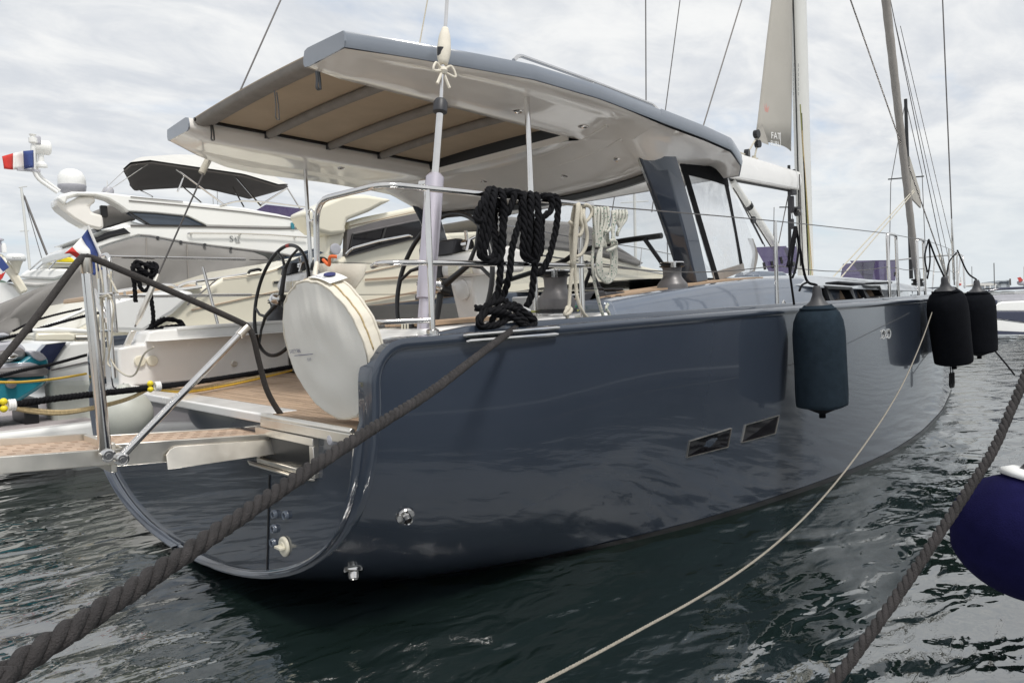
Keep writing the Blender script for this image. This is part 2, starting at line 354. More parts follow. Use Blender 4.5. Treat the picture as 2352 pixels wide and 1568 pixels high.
M['greytext'] = mat('grey_print', (0.22, 0.23, 0.24), 0.4)
M['blacktext'] = mat('black_print', (0.02, 0.02, 0.02), 0.6)
M['whitetext'] = mat('white_print', (0.85, 0.85, 0.83), 0.6)
M['pink'] = mat('pink_print', (0.55, 0.30, 0.26), 0.8)
M['fblue'] = mat('flag_blue', (0.045, 0.075, 0.24), 0.85, var=0.08)
M['fwhite'] = mat('flag_white', (0.80, 0.80, 0.78), 0.85)
M['fred'] = mat('flag_red', (0.62, 0.045, 0.035), 0.85, var=0.08)
M['orange'] = mat('orange_cord', (0.75, 0.15, 0.04), 0.7)
M['wire'] = mat('rig_wire', (0.16, 0.15, 0.145), 0.4, 0.8)
M['green'] = mat('green_line', (0.03, 0.22, 0.10), 0.8, var=0.3, vs_=90)
M['lime'] = mat('lime_line', (0.27, 0.28, 0.10), 0.8, var=0.2, vs_=90)
M['teal'] = mat('jetski_teal', (0.02, 0.20, 0.26), 0.2, coat=0.6, var=0.08)
M['lgrey'] = mat('light_grey_panel', (0.46, 0.46, 0.50), 0.4, var=0.08)
M['mgrey'] = mat('mid_grey_panel', (0.16, 0.15, 0.15), 0.5, var=0.1)
M['deckteakgrey'] = mat('grey_teak_platform', (0.40, 0.36, 0.36), 0.7, var=0.12, vs_=5)
M['cushion'] = mat('tan_cushion', (0.42, 0.31, 0.22), 0.8, var=0.08)
M['navyhull'] = mat('navy_motorboat_hull', (0.022, 0.027, 0.060), 0.2, coat=0.6)
M['red'] = mat('red_paint', (0.5, 0.06, 0.05), 0.5)
def flecked():
    m = mat('green_fleck_rope', (0.62, 0.62, 0.56), 0.85, bump=0.4, bs=300); nt = m.node_tree; L = nt.links.new; b = nt.nodes['Principled BSDF']
    tc = nd(nt, 'ShaderNodeTexCoord'); v = nd(nt, 'ShaderNodeTexVoronoi'); v.inputs['Scale'].default_value = 62; L(tc.outputs['Object'], v.inputs['Vector'])
    mr = nd(nt, 'ShaderNodeMapRange'); L(v.outputs['Distance'], mr.inputs[0]); mr.inputs[1].default_value = 0.24; mr.inputs[2].default_value = 0.32
    mx = nd(nt, 'ShaderNodeMix', data_type='RGBA'); L(mr.outputs[0], mx.inputs[0]); mx.inputs[6].default_value = (0.06, 0.17, 0.12, 1); mx.inputs[7].default_value = (0.55, 0.54, 0.48, 1); L(mx.outputs[2], b.inputs['Base Color'])
    return m
M['fleck'] = flecked()
# ------------------------------------------------------------------ water and far shore
def water():
    m = bpy.data.materials.new('harbour_water'); m.use_nodes = True; nt = m.node_tree; L = nt.links.new; b = nt.nodes['Principled BSDF']
    b.inputs['Base Color'].default_value = (0.0085, 0.0165, 0.014, 1); b.inputs['Roughness'].default_value = 0.025; b.inputs['IOR'].default_value = 3.7
    tc = nd(nt, 'ShaderNodeTexCoord')
    def noise_(scale, det, rot, sc, dist=0.0):
        mp = nd(nt, 'ShaderNodeMapping'); mp.inputs['Rotation'].default_value = (0, 0, rot); mp.inputs['Scale'].default_value = sc; L(tc.outputs['Object'], mp.inputs[0])
        n = nd(nt, 'ShaderNodeTexNoise'); n.inputs['Scale'].default_value = scale; n.inputs['Detail'].default_value = det; n.inputs['Roughness'].default_value = 0.5; n.inputs['Distortion'].default_value = dist
        L(mp.outputs[0], n.inputs['Vector']); return n.outputs[0]
    def ma(op, a, b_=None):
        n = nd(nt, 'ShaderNodeMath', operation=op)
        for i, v in enumerate((a, b_)):
            if v is None: continue
            if isinstance(v, (int, float)): n.inputs[i].default_value = v
            else: L(v, n.inputs[i])
        return n.outputs[0]
    a = noise_(1.25, 1, 0.6, (1, 1.7, 1), 0.4); c = noise_(3.4, 1.2, -0.2, (1, 1.7, 1), 0.8); d = noise_(11, 2, 0.9, (1, 1.5, 1), 0.3)
    # gusts: patches where the small ripples are stronger
    g = noise_(0.22, 2, 0, (1, 1, 1)); gm = nd(nt, 'ShaderNodeMapRange', interpolation_type='SMOOTHSTEP'); L(g, gm.inputs[0]); gm.inputs[1].default_value = 0.40; gm.inputs[2].default_value = 0.60; gm.inputs[3].default_value = 0.12; gm.inputs[4].default_value = 1.0
    h = ma('ADD', ma('ADD', ma('MULTIPLY', a, 1.0), ma('MULTIPLY', c, 0.24)), ma('MULTIPLY', ma('MULTIPLY', d, 0.045), gm.outputs[0]))
    ln_ = nd(nt, 'ShaderNodeVectorMath', operation='LENGTH'); L(tc.outputs['Object'], ln_.inputs[0])
    fa = nd(nt, 'ShaderNodeMapRange', interpolation_type='SMOOTHSTEP'); L(ln_.outputs['Value'], fa.inputs[0]); fa.inputs[1].default_value = 8; fa.inputs[2].default_value = 60; fa.inputs[3].default_value = 1.0; fa.inputs[4].default_value = 0.35
    h = ma('MULTIPLY', h, fa.outputs[0])
    bp = nd(nt, 'ShaderNodeBump'); bp.inputs['Strength'].default_value = 1.0; bp.inputs['Distance'].default_value = 0.085; L(h, bp.inputs['Height']); L(bp.outputs[0], b.inputs['Normal'])
    R = 3500
    mk('water', [(-R, -R, 0), (R, -R, 0), (R, R, 0), (-R, R, 0)], [(0, 1, 2, 3)], m, smooth=False, kind='structure', base=(0, 0, 0), recalc=False)
    for o in [bpy.data.objects['water']]:
        if o.data.polygons[0].normal.z < 0: o.data.flip_normals()
water()
def shore():
    # low breakwater and town on the far side of the roadstead
    m = mat('far_breakwater_stone', (0.30, 0.31, 0.30), 0.9, var=0.2, vs_=0.1); mt = mat('far_trees', (0.09, 0.13, 0.10), 0.9, var=0.3, vs_=0.1)
    rs = np.random.RandomState(5)
    P = [A(2230, 664, d=560), A(2352, 664, d=520)]; a, b = P; a[2] = b[2] = 0
    ext = b + (b-a)*0.8; st = a - (b-a)*0.3
    rows = []
    for i in range(41):
        p = st + (ext-st)*i/40; q = (b-a)/np.linalg.norm(b-a); nrm = np.array([q[1], -q[0], 0]); h = 1.2 + rs.rand()*1.0
        rows.append([p-nrm*3+[0, 0, -1], p-nrm*1.5+[0, 0, h], p+nrm*1.5+[0, 0, h*0.95], p+nrm*4+[0, 0, -1]])
    mk('far_shore', *grid(rows), m, kind='structure', smooth=False)
    # left-hand wooded headland seen between the yachts
    rows = []
    c = A(80, 640, d=260); c[2] = 0; side = np.array([CR[0], CR[1], 0])
    for i in range(31):
        p = c + side*(i-15)*3.2; h = 17.5 + 1.5*math.sin(i*0.9) + rs.rand()*1.5 - abs(i-15)*0.12
        rows.append([p+[0, 0, -1], p+[0, 0, h*0.9], p+np.array([CW[0], CW[1], 0])*8+[0, 0, h], p+np.array([CW[0], CW[1], 0])*30+[0, 0, -1]])
    mk('wooded_headland', *grid(rows), mt, kind='structure', smooth=False)
shore()

def quay():
    # concrete quay the yachts lie stern-to, behind the photographer
    m = mat('quay_concrete', (0.30, 0.29, 0.27), 0.9, var=0.2, vs_=1.5, bump=0.2, bs=30)
    mk('quay', *boxm(-14, -3.4, -60, 60, -2, .85), m, kind='structure', smooth=False, base=(-8, 0, 0))
quay()
# ------------------------------------------------------------------ the big sailing yacht
Y = root('sailing_yacht', 'large dark blue-grey sailing yacht with white hardtop moored stern to the quay', 'sailing yacht', (0, 0, 0))
LX = [0, .58, 1.2, 1.67, 2.28, 3.07, 3.8, 4.86, 6.21, 7.71, 9.74, 12, 14, 15.6, 16.6]
LW = [1.0, 1.51, 1.80, 1.98, 2.17, 2.32, 2.40, 2.47, 2.46, 2.29, 1.91, 1.35, .78, .30, .03]
GX = [0, 1, 2.5, 4, 5.3, 7.5, 9, 11, 13, 15, 16.3, 16.95]
GW = [2.44, 2.50, 2.53, 2.52, 2.47, 2.31, 2.12, 1.74, 1.25, .68, .25, .03]
ZX = [0, .8, 1.6, 3.8, 5.3, 9, 13, 17]; ZG = [1.575, 1.59, 1.605, 1.63, 1.64, 1.66, 1.73, 1.83]
DX = [0, .6, 2, 5, 10, 14, 16.6]; DD = [.10, .26, .42, .52, .5, .3, .08]
ip = lambda x, X, Yv: float(np.interp(x, X, Yv))
def smooth_tab(X, Yv):
    from math import isfinite
    xs = np.linspace(X[0], X[-1], 400); ys = np.interp(xs, X, Yv); k = np.ones(25)/25
    yp = np.pad(ys, 12, mode='reflect', reflect_type='odd'); return xs, np.convolve(yp, k, 'valid')
LX, LW = smooth_tab(LX, LW); GX, GW = smooth_tab(GX, GW); ZX, ZG = smooth_tab(ZX, ZG)
def sheer(x): return ip(x, ZX, ZG)
KX = [-.3, .58, 1.2, 1.67, 2.28, 3.2]; KZ = [.088, -.22, -.38, -.53, -.79, -.9]
def keel(x):
    k = min(1, max(0, (x-.9)/1.6)); k = k*k*(3-2*k)
    return (1-k)*ip(x, KX, KZ) - k*ip(x, DX, DD)
def hb(x, z):
    """half-breadth of the hull at x, z"""
    w, g, zs, dp = ip(x, LX, LW), ip(x, GX, GW), sheer(x), ip(x, DX, DD)
    k = min(1, max(0, (x-.9)/1.6)); k = k*k*(3-2*k)
    zk = ip(x, KX, KZ); t = min(1, max(0, (z-zk)/(zs-zk))); b0 = g*math.sqrt(max(0, 1-(1-t)**3.4))
    if k == 0: return b0
    if z < 0: b1 = w*math.sqrt(max(0, 1-(z/dp)**2)) if z > -dp else 0.0
    else:
        t = min(1, z/zs); p = 2.35 - 0.6*min(1, x/8); b1 = w + (g-w)*(1-(1-t)**p)
    return b0*(1-k) + b1*k
RA = 0.20
def x_t(z): return -.10-.055*max(0, 1-z/1.1)
def x_aft(z):
    zt = sheer(0.2); zc = zt-RA
    return x_t(z) + (RA - math.sqrt(max(0, RA*RA-(z-zc)**2)) if z > zc else 0.0)
def AT(px, py, off=0.0):
    """point of the transom plane seen at a pixel"""
    x = -.1
    for _ in range(30):
        q = A(px, py, x=x+off); x = .7*x+.3*x_t(q[2])
    return q
def build_hull():
    us = np.concatenate([np.linspace(0, .03, 5)[:-1], np.linspace(.03, .3, 16)[:-1], np.linspace(.3, 1, 42)])
    nl = 26; rows = []
    for sd in (1, -1):
        G = []
        for k in range(nl+1):
            f = (k/nl)**1.25
            row = []
            for u in us:
                xm = 16.62 + .33*f; x = u*xm
                for _ in range(8):
                    zk = keel(x); z = zk + (sheer(x)-zk)*f
                    xa = x_aft(min(z, sheer(.2)-1e-4)); x = xa + (xm-xa)*u
                row.append((x, sd*(hb(x, z) if k else 0.0), z))
            G.append(row)
        rows.append(grid(G))
    mk('hull', *J(*rows), M['hull'], Y, ang=60)
build_hull()
def boot():
    # dark antifouling line just above the water
    for sd in (1, -1):
        G = []
        for x in np.linspace(.55, 16.5, 60):
            G.append([(x, sd*(hb(x, z)+.004), z) for z in (-.03, .015, .035+.010*min(1, x/4))])
        mk('boot_stripe', *grid(G), M['black'], Y, ang=180)
boot()
def transom():
    zt = 1.095
    zs = np.concatenate([np.linspace(keel(-.153)+.001, .2, 9)[:-1], np.linspace(.2, zt, 16)])
    half = [(hb(x_t(z), z) if i else 0.0, z) for i, z in enumerate(zs)]
    def ring(k, off):
        h = [(s*(1-k), z+k*(zt-z)*0.95) for s, z in half]
        return [(x_t(z)+off, s, z) for s, z in h[::-1]] + [(x_t(z)+off, -s, z) for s, z in h[1:]]
    mk('transom_lip', *grid([ring(0, 0.0), ring(.010, -.004), ring(.024, -.005), ring(.034, .0), ring(.040, .016)]), M['hull'], Y, ang=80)
    r3 = ring(.040, .02); n = len(half)-1
    hf = r3[:n+1][::-1]
    mk('transom_panel', *grid([[(x, s*q, z) for q in np.linspace(-1, 1, 21)] for (x, s, z) in hf]), M['hull'], Y, ang=80)
    a, b = AT(619, 1090, .017), AT(613, 1318, .017)
    mk('door_seam', *prism([a+[0, -.006, 0], a+[0, .006, 0], b+[0, .006, 0], b+[0, -.006, 0]], (-.003, 0, 0)), M['black'], Y, smooth=False)
transom()
# rounded rim of the gunwale and bulwark, both sides
def gunwale():
    pth = [(x_t(z), z) for z in list(keel(-.153)+.002+np.linspace(0, 1, 26)[:-1]**1.8*(1.0-keel(-.153)))+list(np.linspace(1.0, sheer(.2)-RA, 5))]
    zc = sheer(.2)-RA
    for a in np.linspace(0, 90, 9)[1:]:
        t = math.radians(a); pth.append((-.10+RA-RA*math.cos(t), zc+RA*math.sin(t)))
    for x in np.concatenate([np.linspace(.25, 4, 14), np.linspace(4.4, 16.85, 34)]): pth.append((x, sheer(x)))
    P = np.array([(x, 0, z) for x, z in pth]); T = np.gradient(P, axis=0); T /= np.linalg.norm(T, axis=1)[:, None]
    Nn = np.stack([-T[:, 2], T[:, 1]*0, T[:, 0]], 1)
    prof = [(0.0, -.05), (-.013, -.04), (-.016, -.012), (-.006, .006), (.02, .012), (.062, .012), (.068, .034), (.075, .040), (.098, .040), (.106, .032), (.112, 0.0), (.125, -.006), (.135, -.03), (.14, -.10), (.14, -.42)]
    for sd in (1, -1):
        G = []
        for p, nn in zip(P, Nn):
            b = hb(p[0], min(p[2], sheer(p[0])))
            k = 1 if p[0] < 12 else max(.12, (16.9-p[0])/4.9)
            pf = prof if p[2] > 1.12 and p[0] > .3 else [(i, min(n, .010)) for i, n in prof] if p[2] > 1.12 else [(i, max(n, -.03)) for i, n in prof]
            if p[2] < 1.0:
                # below the deck the rim follows the transom edge as a low rounded lip
                dv = np.array([-b, 1.1-p[2]]); dv /= np.linalg.norm(dv)
                e = .35+.65*min(1, max(0, (p[2]-.5)/.5))
                G.append([(p[0]-n, sd*max(b+dv[0]*i*e, 0.0), p[2]+dv[1]*i*e) for i, n in pf])
                continue
            G.append([(p[0]+nn[0]*n, sd*max(b-i*k, 0.0), p[2]+nn[2]*n) for i, n in pf])
        mk('gunwale', *grid(G), M['hull'], Y, ang=50)
gunwale()
# bow stem and transom portions are closed by the deck
def decks():
    rows = []
    for x in np.concatenate([np.linspace(2.2, 4.4, 8), np.linspace(4.6, 16.5, 30)]):
        h = max(.02, hb(x, sheer(x))-.12); z = sheer(x)-.03
        rows.append([(x, s*h, z+.05*(1-s*s)) for s in np.linspace(-1, 1, 15)] if x > 4.5 else None)
    mk('foredeck', *grid([r for r in rows if r]), M['deckgrey'], Y)
    for sd in (1, -1):
        G = []
        for x in np.linspace(.22, 4.7, 16):
            h = hb(x, sheer(x))-.10; z = sheer(x)-.045
            G.append([(x, sd*h, z), (x, sd*(h-.3), z), (x, sd*1.55, z)])
        mk('side_deck', *grid(G), M['whitedeck'], Y)
    # cockpit sole under the teak
    mk('cockpit_sole', *boxm(.06, 4.7, -2.2, 2.2, 1.02, 1.12), M['caulk'], Y, smooth=False)
decks()
# ---- stern platform: white frame, teak planks laid across, each a plank
def platform():
    ed = [(0.0, -2.2), (0.0, 2.16)]
    G = boxm(-.118, .10, -2.28, 1.30, 1.088, 1.146)
    mk('platform_edge', *G, M['white'], Y, bev=.010, seg=2)
    mk('platform_edge_trim', *J(bent([(-.115, 1.28, 1.135), (-.115, 2.27, 1.135)], .018, 10), boxm(-.13, .13, 1.27, 2.28, 1.07, 1.125)), M['brushed'], Y, bev=.006)
    me = None
    w = .052; n = 0
    me_long = None
    for i in range(26):
        x0 = .11 + i*(w+.006)
        if x0 > 1.62: break
        L0, L1 = (-1.78, 1.78)
        # planks come in lengths; the joints step from row to row
        cuts = [L0, -0.62 + (i % 3)*.31, .55 + (i % 2)*.4, L1]
        for a, b in zip(cuts[:-1], cuts[1:]):
            mk('teak_plank', *boxm(x0, x0+w, a+.004, b-.004, 1.10, 1.1285+.0012*random.random()), M['teak'], Y, smooth=False)
    for i in range(7):
        mk('teak_plank', *boxm(-.06+i*.058, -.06+i*.058+.052, 1.30, 2.22, 1.10, 1.142), M['teak'], Y, smooth=False)
    # locker lid edge of the platform
    mk('deck_joint', *boxm(-.03, .36, 1.285, 1.299, 1.11, 1.139), M['white'], Y, smooth=False)
platform()
# ---- transom fittings
def fittings():
    fr = [A(627, 963, x=-.02), A(763, 985, x=-.02), A(764, 1084, x=-.02), A(629, 1056, x=-.02)]
    z0, z1 = .845, 1.062; s0, s1 = 1.17, 1.87
    for (a, b, c, d) in ((s0, s1, z1-.045, z1), (s0, s1, z0, z0+.03), (s0, s0+.04, z0+.03, z1-.045), (s1-.045, s1, z0+.03, z1-.045)):
        mk('gangway_housing', *boxm(-.118, -.05, a, b, c, d), M['brushed'], Y, bev=.004)
    mk('gangway_recess', *boxm(-.095, -.06, s0+.04, s1-.045, z0+.03, z1-.045), M['black'], Y, smooth=False)
    mk('drip_tray', *prism([(-.11, 1.02, z0-.004), (-.11, 1.86, z0-.004), (-.142, 1.76, z0-.006), (-.142, 1.12, z0-.006)], (0, 0, -.012)), M['brushed'], Y, bev=.003)
    def ringfit(px, py, r, m, x=.03, sc=1):
        p = AT(px, py, .02)
        return J(lathe([(r*.55, .0), (r*.6, -.02), (r*.9, -.022), (r, -.012), (r*1.02, .0)], p, (1, 0, 0), 18, capped=False), lathe([(r*.5, -.006), (0.001, -.006)], p, (1, 0, 0), 14, capped=False))
    for px, py in ((633, 1180), (659, 1182), (632, 1213), (630, 1245)):
        mk('shore_socket', *ringfit(px, py, .026, None), M['deckgrey'], Y)
    p = AT(655, 1254, .02)
    mk('deck_shower_cap', *J(lathe([(.058, 0), (.058, -.012), (.05, -.018), (.03, -.018), (.028, -.022)], p, (1, 0, 0), 24), box(p+[-.035, 0, .0], (.03, .075, .014))), M['cream'], Y, bev=.003)
    p = AT(776, 1007, .02)
    mk('stern_light', *lathe([(.030, .02), (.032, -.03), (.024, -.05), (.002, -.055)], p, (1, 0, 0), 16), M['lgrey'], Y)
    for px, py, s_, r in ((930, 1182, None, .040), (812, 1308, None, .045)):
        # find the hull surface under the pixel
        D = A(px, py, d=1)-CAM; t = 3.0
        for _ in range(4000):
            t += .002; q = CAM+D*t
            if q[1] < hb(q[0], q[2]): break
        e = .03; z = q[2]; x = q[0]
        nx = -(hb(x+e, z)-hb(x-e, z))/(2*e) ; nz = -(hb(x, z+e)-hb(x, z-e))/(2*e)
        nrm = np.array([nx, 1, nz]); nrm /= np.linalg.norm(nrm)
        mk('hull_outlet', *J(lathe([(r*.5, .045), (r*.62, .05), (r*.66, .03), (r*.68, .016), (r*1.2, .014), (r*1.28, .006), (r*1.28, -.02)], q, nrm, 22, capped=False), lathe([(r*.5, .045), (r*.48, .0)], q, nrm, 22, capped=False)), M['steel'], Y)
    # hull windows
    for i, quad in enumerate((((1575, 1050), (1582, 1012), (1679, 982), (1671, 1026)), ((1702, 1016), (1711, 975), (1789, 952), (1780, 995)))):
        Q = []
        for px, py in quad:
            D = A(px, py, d=1)-CAM; t = 3.0
            for _ in range(3000):
                t += .002; q = CAM+D*t
                if q[1] < hb(q[0], q[2]): break
            Q.append(q)
        Q = arr(Q); c = Q.mean(0); nrm = np.cross(Q[1]-Q[0], Q[3]-Q[0]); nrm /= np.linalg.norm(nrm); nrm *= np.sign(nrm[1])
        inner = c+(Q-c)*np.array([.983, 1, .945])
        g = grid([list(Q-nrm*.01)+[Q[0]-nrm*.01], list(Q+nrm*.010)+[Q[0]+nrm*.010], list(inner+nrm*.010)+[inner[0]+nrm*.010], list(inner+nrm*.002)+[inner[0]+nrm*.002]])
        w = mk('hull_window', *g, M['brushed'], Y, smooth=False)
        mk('pane', inner+nrm*.004, [(0, 1, 2, 3)], M['darkglass'], w, smooth=False)
    # bow thruster / anchor-wash outlets forward
    for px, py in ((2027, 767), (2039, 766)):
        D = A(px, py, d=1)-CAM; t = 3.0
        for _ in range(6000):
            t += .003; q = CAM+D*t
            if q[1] < hb(q[0], q[2]): break
        mk('bow_outlet', *lathe([(.035, -.01), (.037, .012), (.055, .012), (.058, -.01)], q, (-.08, 1, 0), 18, capped=False), M['steel'], Y)
    # chafe plates on the gunwale
    for (a, b) in (((1063, 771), (1285, 752)), ((1070, 784), (1282, 767))):
        p, q = A(*a, s=2.50), A(*b, s=2.52)
        mk('chafe_strip', *tube([p, p+(q-p)*.04, q-(q-p)*.05, q], [.006, .013, .013, .006], 8), M['steel'], Y)
fittings()
# ------------------------------------------------------------------ cockpit
def coamings():
    # port quarter locker with its lower after shelf (white), starboard the same
    for sd in (-1, 1):
        prof = [(-.02, 1.13), (-.02, 1.485), (.10, 1.50), (.205, 1.505), (.25, 1.62), (.33, 1.632), (1.62, 1.665), (1.62, 1.13)]
        if sd > 0: prof = [(.30, 1.13), (.30, 1.57), (.36, 1.615), (1.62, 1.655), (1.62, 1.13)]
        G = prism([(x, sd*1.80, z) for x, z in prof], (0, .42, 0))
        if sd < 0 or True: mk('quarter_locker', *(G if sd > 0 else prism([(x, -2.22, z) for x, z in prof], (0, .42, 0))), M['white'], Y, bev=.022, seg=3)
        if sd < 0:
            # lid line, two round vent caps, flush latch
            a, b = A(411, 760, s=-1.795), A(596, 746, s=-1.795)
            mk('locker_lid', *prism([(.50, sd*1.76, 1.625), (1.55, sd*1.76, 1.651), (1.55, sd*1.76, 1.678), (.50, sd*1.76, 1.652)], (0, sd*.40, 0)), M['white'], Y, bev=.006)
            for px, py in ((321, 829), (349, 828)):
                p = A(px, py, s=-1.795)
                mk('vent_cap', *lathe([(.050, -.01), (.050, .012), (.044, .02), (.001, .022)], p, (0, 1, 0), 24), M['cream'], Y)
            p = A(538, 835, s=-1.79)
            mk('latch', *J(lathe([(.03, -.01), (.03, .006), (.024, .008), (.022, .002), (.001, .002)], p, (0, 1, 0), 18)), M['brushed'], Y)
    # side benches / coamings forward of the helm, with winches on them
    for sd in (-1, 1):
        prof = [(1.64, 1.13), (1.64, 1.60), (2.0, 1.66), (2.06, 1.665), (2.06, 1.13)] if sd > 0 else [(1.64, 1.13), (1.64, 1.60), (2.0, 1.66), (2.45, 1.70), (4.4, 1.80), (4.4, 1.13)]
        mk('coaming', *prism([(x, 1.62 if sd > 0 else -2.17, z) for x, z in prof], (0, .55, 0)), M['white'] if sd > 0 else M['greybeige'], Y, bev=.03, seg=3)
    mk('coaming_face', *boxm(2.06, 4.5, -1.53, -1.50, 1.13, 1.80), M['greybeige'], Y, bev=.01)
    mk('coaming_top', *prism([(1.66, -2.2, 1.62), (2.45, -2.2, 1.715), (4.4, -2.2, 1.815), (4.4, -2.2, 1.80), (1.66, -2.2, 1.60)], (0, .60, 0)), M['white'], Y, bev=.006)
    # companionway bulkhead and bench tops across the cockpit
    mk('cockpit_bench', *boxm(2.5, 4.5, -1.62, -.95, 1.13, 1.52), M['white'], Y, bev=.03)
    mk('cockpit_bench', *boxm(2.7, 4.5, .95, 1.62, 1.13, 1.50), M['white'], Y, bev=.03)
    # helmsman's wing seat: slatted teak on a white moulding
    mk('helm_seat', *prism([(.34, 1.66, 1.30), (.34, 1.66, 1.615), (1.30, 1.66, 1.64), (1.30, 1.66, 1.30)], (0, .58, 0)), M['white'], Y, bev=.03, seg=3)
    for i in range(7):
        s = 1.70+i*.055
        mk('seat_slat', *prism([(.48, s, 1.628), (1.22, s, 1.648), (1.22, s+.047, 1.648), (.48, s+.047, 1.628)], (0, 0, .018)), M['teakx'], Y, smooth=False)
    mk('step', *boxm(.50, .95, 1.42, 1.66, 1.13, 1.38), M['white'], Y, bev=.02)
    mk('step_tread', *boxm(.52, .93, 1.44, 1.66, 1.38, 1.398), M['teakx'], Y, bev=.003)
    # cabin end seen across the cockpit
    mk('companionway', *boxm(4.55, 4.7, -1.5, 1.5, 1.13, 1.86), M['white'], Y, bev=.02)
    mk('companionway_door', *boxm(4.535, 4.55, -.45, .35, 1.2, 1.84), M['darkglass'], Y)
coamings()
def winch(p, r, h, m='winch', handle=True):
    prof = [(r*1.02, 0), (r*1.02, h*.06), (r*.98, h*.07), (r*.98, h*.26), (r*.93, h*.31), (r*.74, h*.42), (r*.60, h*.52), (r*.58, h*.60), (r*.60, h*.75), (r*.63, h*.80)]
    w = mk('winch', *lathe(prof, p, (0, 0, 1), 32), M[m], Y)
    mk('winch_base_ring', *lathe([(r*1.05, -.01), (r*1.05, h*.055), (r, h*.058)], p, (0, 0, 1), 32), M['black'], w)
    mk('self_tailer', *lathe([(r*.62, h*.80), (r*.80, h*.83), (r*.82, h*.86), (r*.66, h*.875), (r*.66, h*.89), (r*.80, h*.91), (r*.80, h*.935), (r*.6, h*.95)], p, (0, 0, 1), 28), M['black'], w)
    mk('winch_cap', *J(lathe([(r*.78, h*.945), (r*.76, h*.975), (r*.3, h*.985), (r*.3, h), (.002, h)], p, (0, 0, 1), 24), box(arr(p)+[-r*.60, r*.52, h*.87], (.03, .03, h*.16))), M['steel'], w)
winch(A(1278, 715, s=2.0), .132, .285)
winch(A(1545, 674, s=1.93), .126, .262)
winch(A(975, 692, s=-1.92), .115, .245, 'winchdark')
winch(A(640, 748, s=-1.95), .125, .29, 'winchdark')
# black bag line tied on the far winch handle
def wheel(sd, hub_px):
    c = A(*hub_px, s=sd*1.26); R = .535
    rake = math.radians(12); up = np.array([math.sin(rake), 0, math.cos(rake)]); rt = np.array([0, 1.0, 0]); ax = np.cross(up, rt); ax = -ax if ax[0] > 0 else ax
    w = mk('steering_wheel', *tube([c + up*R*math.cos(t) + rt*R*math.sin(t) for t in np.linspace(0, 2*math.pi, 72, endpoint=False)], .0175, 10, closed=True), M['black'], Y)
    mk('wheel_hub', *J(lathe([(.055, -.05), (.055, .02), (.045, .03)], c, ax, 20)), M['black'], w)
    mk('hub_cap', *lathe([(.052, .03), (.054, .045), (.05, .05), (.054, .056), (.05, .062), (.046, .085), (.032, .098), (.002, .1)], c, ax, 24), M['steel'], w)
    for k in range(3):
        t0 = math.radians(62 + 120*k) if sd > 0 else math.radians(0+120*k)
        d = lambda t: up*math.cos(t)+rt*math.sin(t)
        j = c + d(t0)*R*.58
        g = [tube([c+d(t0)*.04-ax*.0, c+d(t0)*R*.3, j], [.026, .022, .019], 10)]
        for e in (-.42, .42):
            g.append(tube([j, j+(d(t0+e*.5)*R*.80-d(t0)*R*.58)*1.0, c+d(t0+e)*R], [.017, .013, .012], 8))
        mk('wheel_spoke', *J(*g), M['black'], w)
    if sd < 0: mk('king_spoke_mark', *tube([c+up*R*math.cos(t)+rt*R*math.sin(t) for t in np.linspace(-.06, .06, 5)], .0185, 10), M['red'], w)
    return c
wheel(1, (1014, 660)); wheel(-1, (644, 689))
def console(sd):
    # white pedestal sloping forward with a pod, vents, compass and engine control
    s0 = sd*1.26
    prof = [(1.40, 1.95), (1.38, 2.02), (1.43, 2.12), (1.70, 2.165), (1.86, 2.13), (1.84, 1.98)]
    c = mk('helm_console', *prism([(x, s0-.27, z) for x, z in prof], (0, .54, 0)), M['white'], Y, bev=.025, seg=3)
    mk('console_leg', *prism([(1.43, s0-.11, 1.90), (1.46, s0-.12, 1.97), (1.66, s0-.12, 1.99), (1.80, s0-.14, 1.60), (2.06, s0-.15, 1.13), (1.60, s0-.15, 1.13), (1.52, s0-.13, 1.60)], (0, .25, 0)), M['white'], c, bev=.025, seg=3)
    mk('compass', *lathe([(.105, 0), (.105, .025), (.098, .06), (.075, .10), (.04, .125), (.001, .13)], (1.66, s0+.13, 2.155), (0, 0, 1), 24), M['black'], c)
    mk('instrument_pod', *prism([(1.42, s0-.26, 2.12), (1.46, s0-.26, 2.24), (1.54, s0-.26, 2.24), (1.58, s0-.26, 2.15)], (0, .20, 0)), M['darkplastic'], c, bev=.015)
    mk('engine_lever', *J(lathe([(.04, -.03), (.04, .03)], (1.52, s0+.0, 2.19), (0, 1, 0), 16), tube([(1.52, s0, 2.19), (1.50, s0+.01, 2.29)], .013, 8), tube([(1.47, s0+.05, 2.14), (1.50, s0+.05, 2.22), (1.55, s0+.05, 2.24)], .012, 8)), M['steel'], c)
    for k in (0, 1):
        x = s0-.06+k*.15
        mk('console_vent', *J(boxm(1.378, 1.40, x, x+.11, 1.965, 2.05), *[boxm(1.372, 1.379, x+.01, x+.10, 1.978+i*.022, 1.99+i*.022) for i in range(3)]), M['cream'], c)
    mk('bearing_plate', *lathe([(.075, 0), (.075, -.02), (.06, -.026), (.001, -.026)], (1.45, s0+.02, 1.86), (1, 0, 0), 24), M['white'], c)
    if sd > 0:
        mk('engine_panel', *boxm(1.376, 1.40, s0-.24, s0-.14, 1.955, 2.06), M['darkplastic'], c, bev=.004)
        mk('name_plate', *prism([(1.60, s0+.128, 1.585), (1.72, s0+.128, 1.585), (1.70, s0+.122, 1.64), (1.58, s0+.122, 1.64)], (0, .006, 0)), M['cushion'], c)
        txt('name_plate_lettering', 'Jeti Selavy', (1.60, s0+.139, 1.60), (1, 0, 0), (0, 0, 1), .028, M['blacktext'], c, squeeze=.75)
console(1); console(-1)
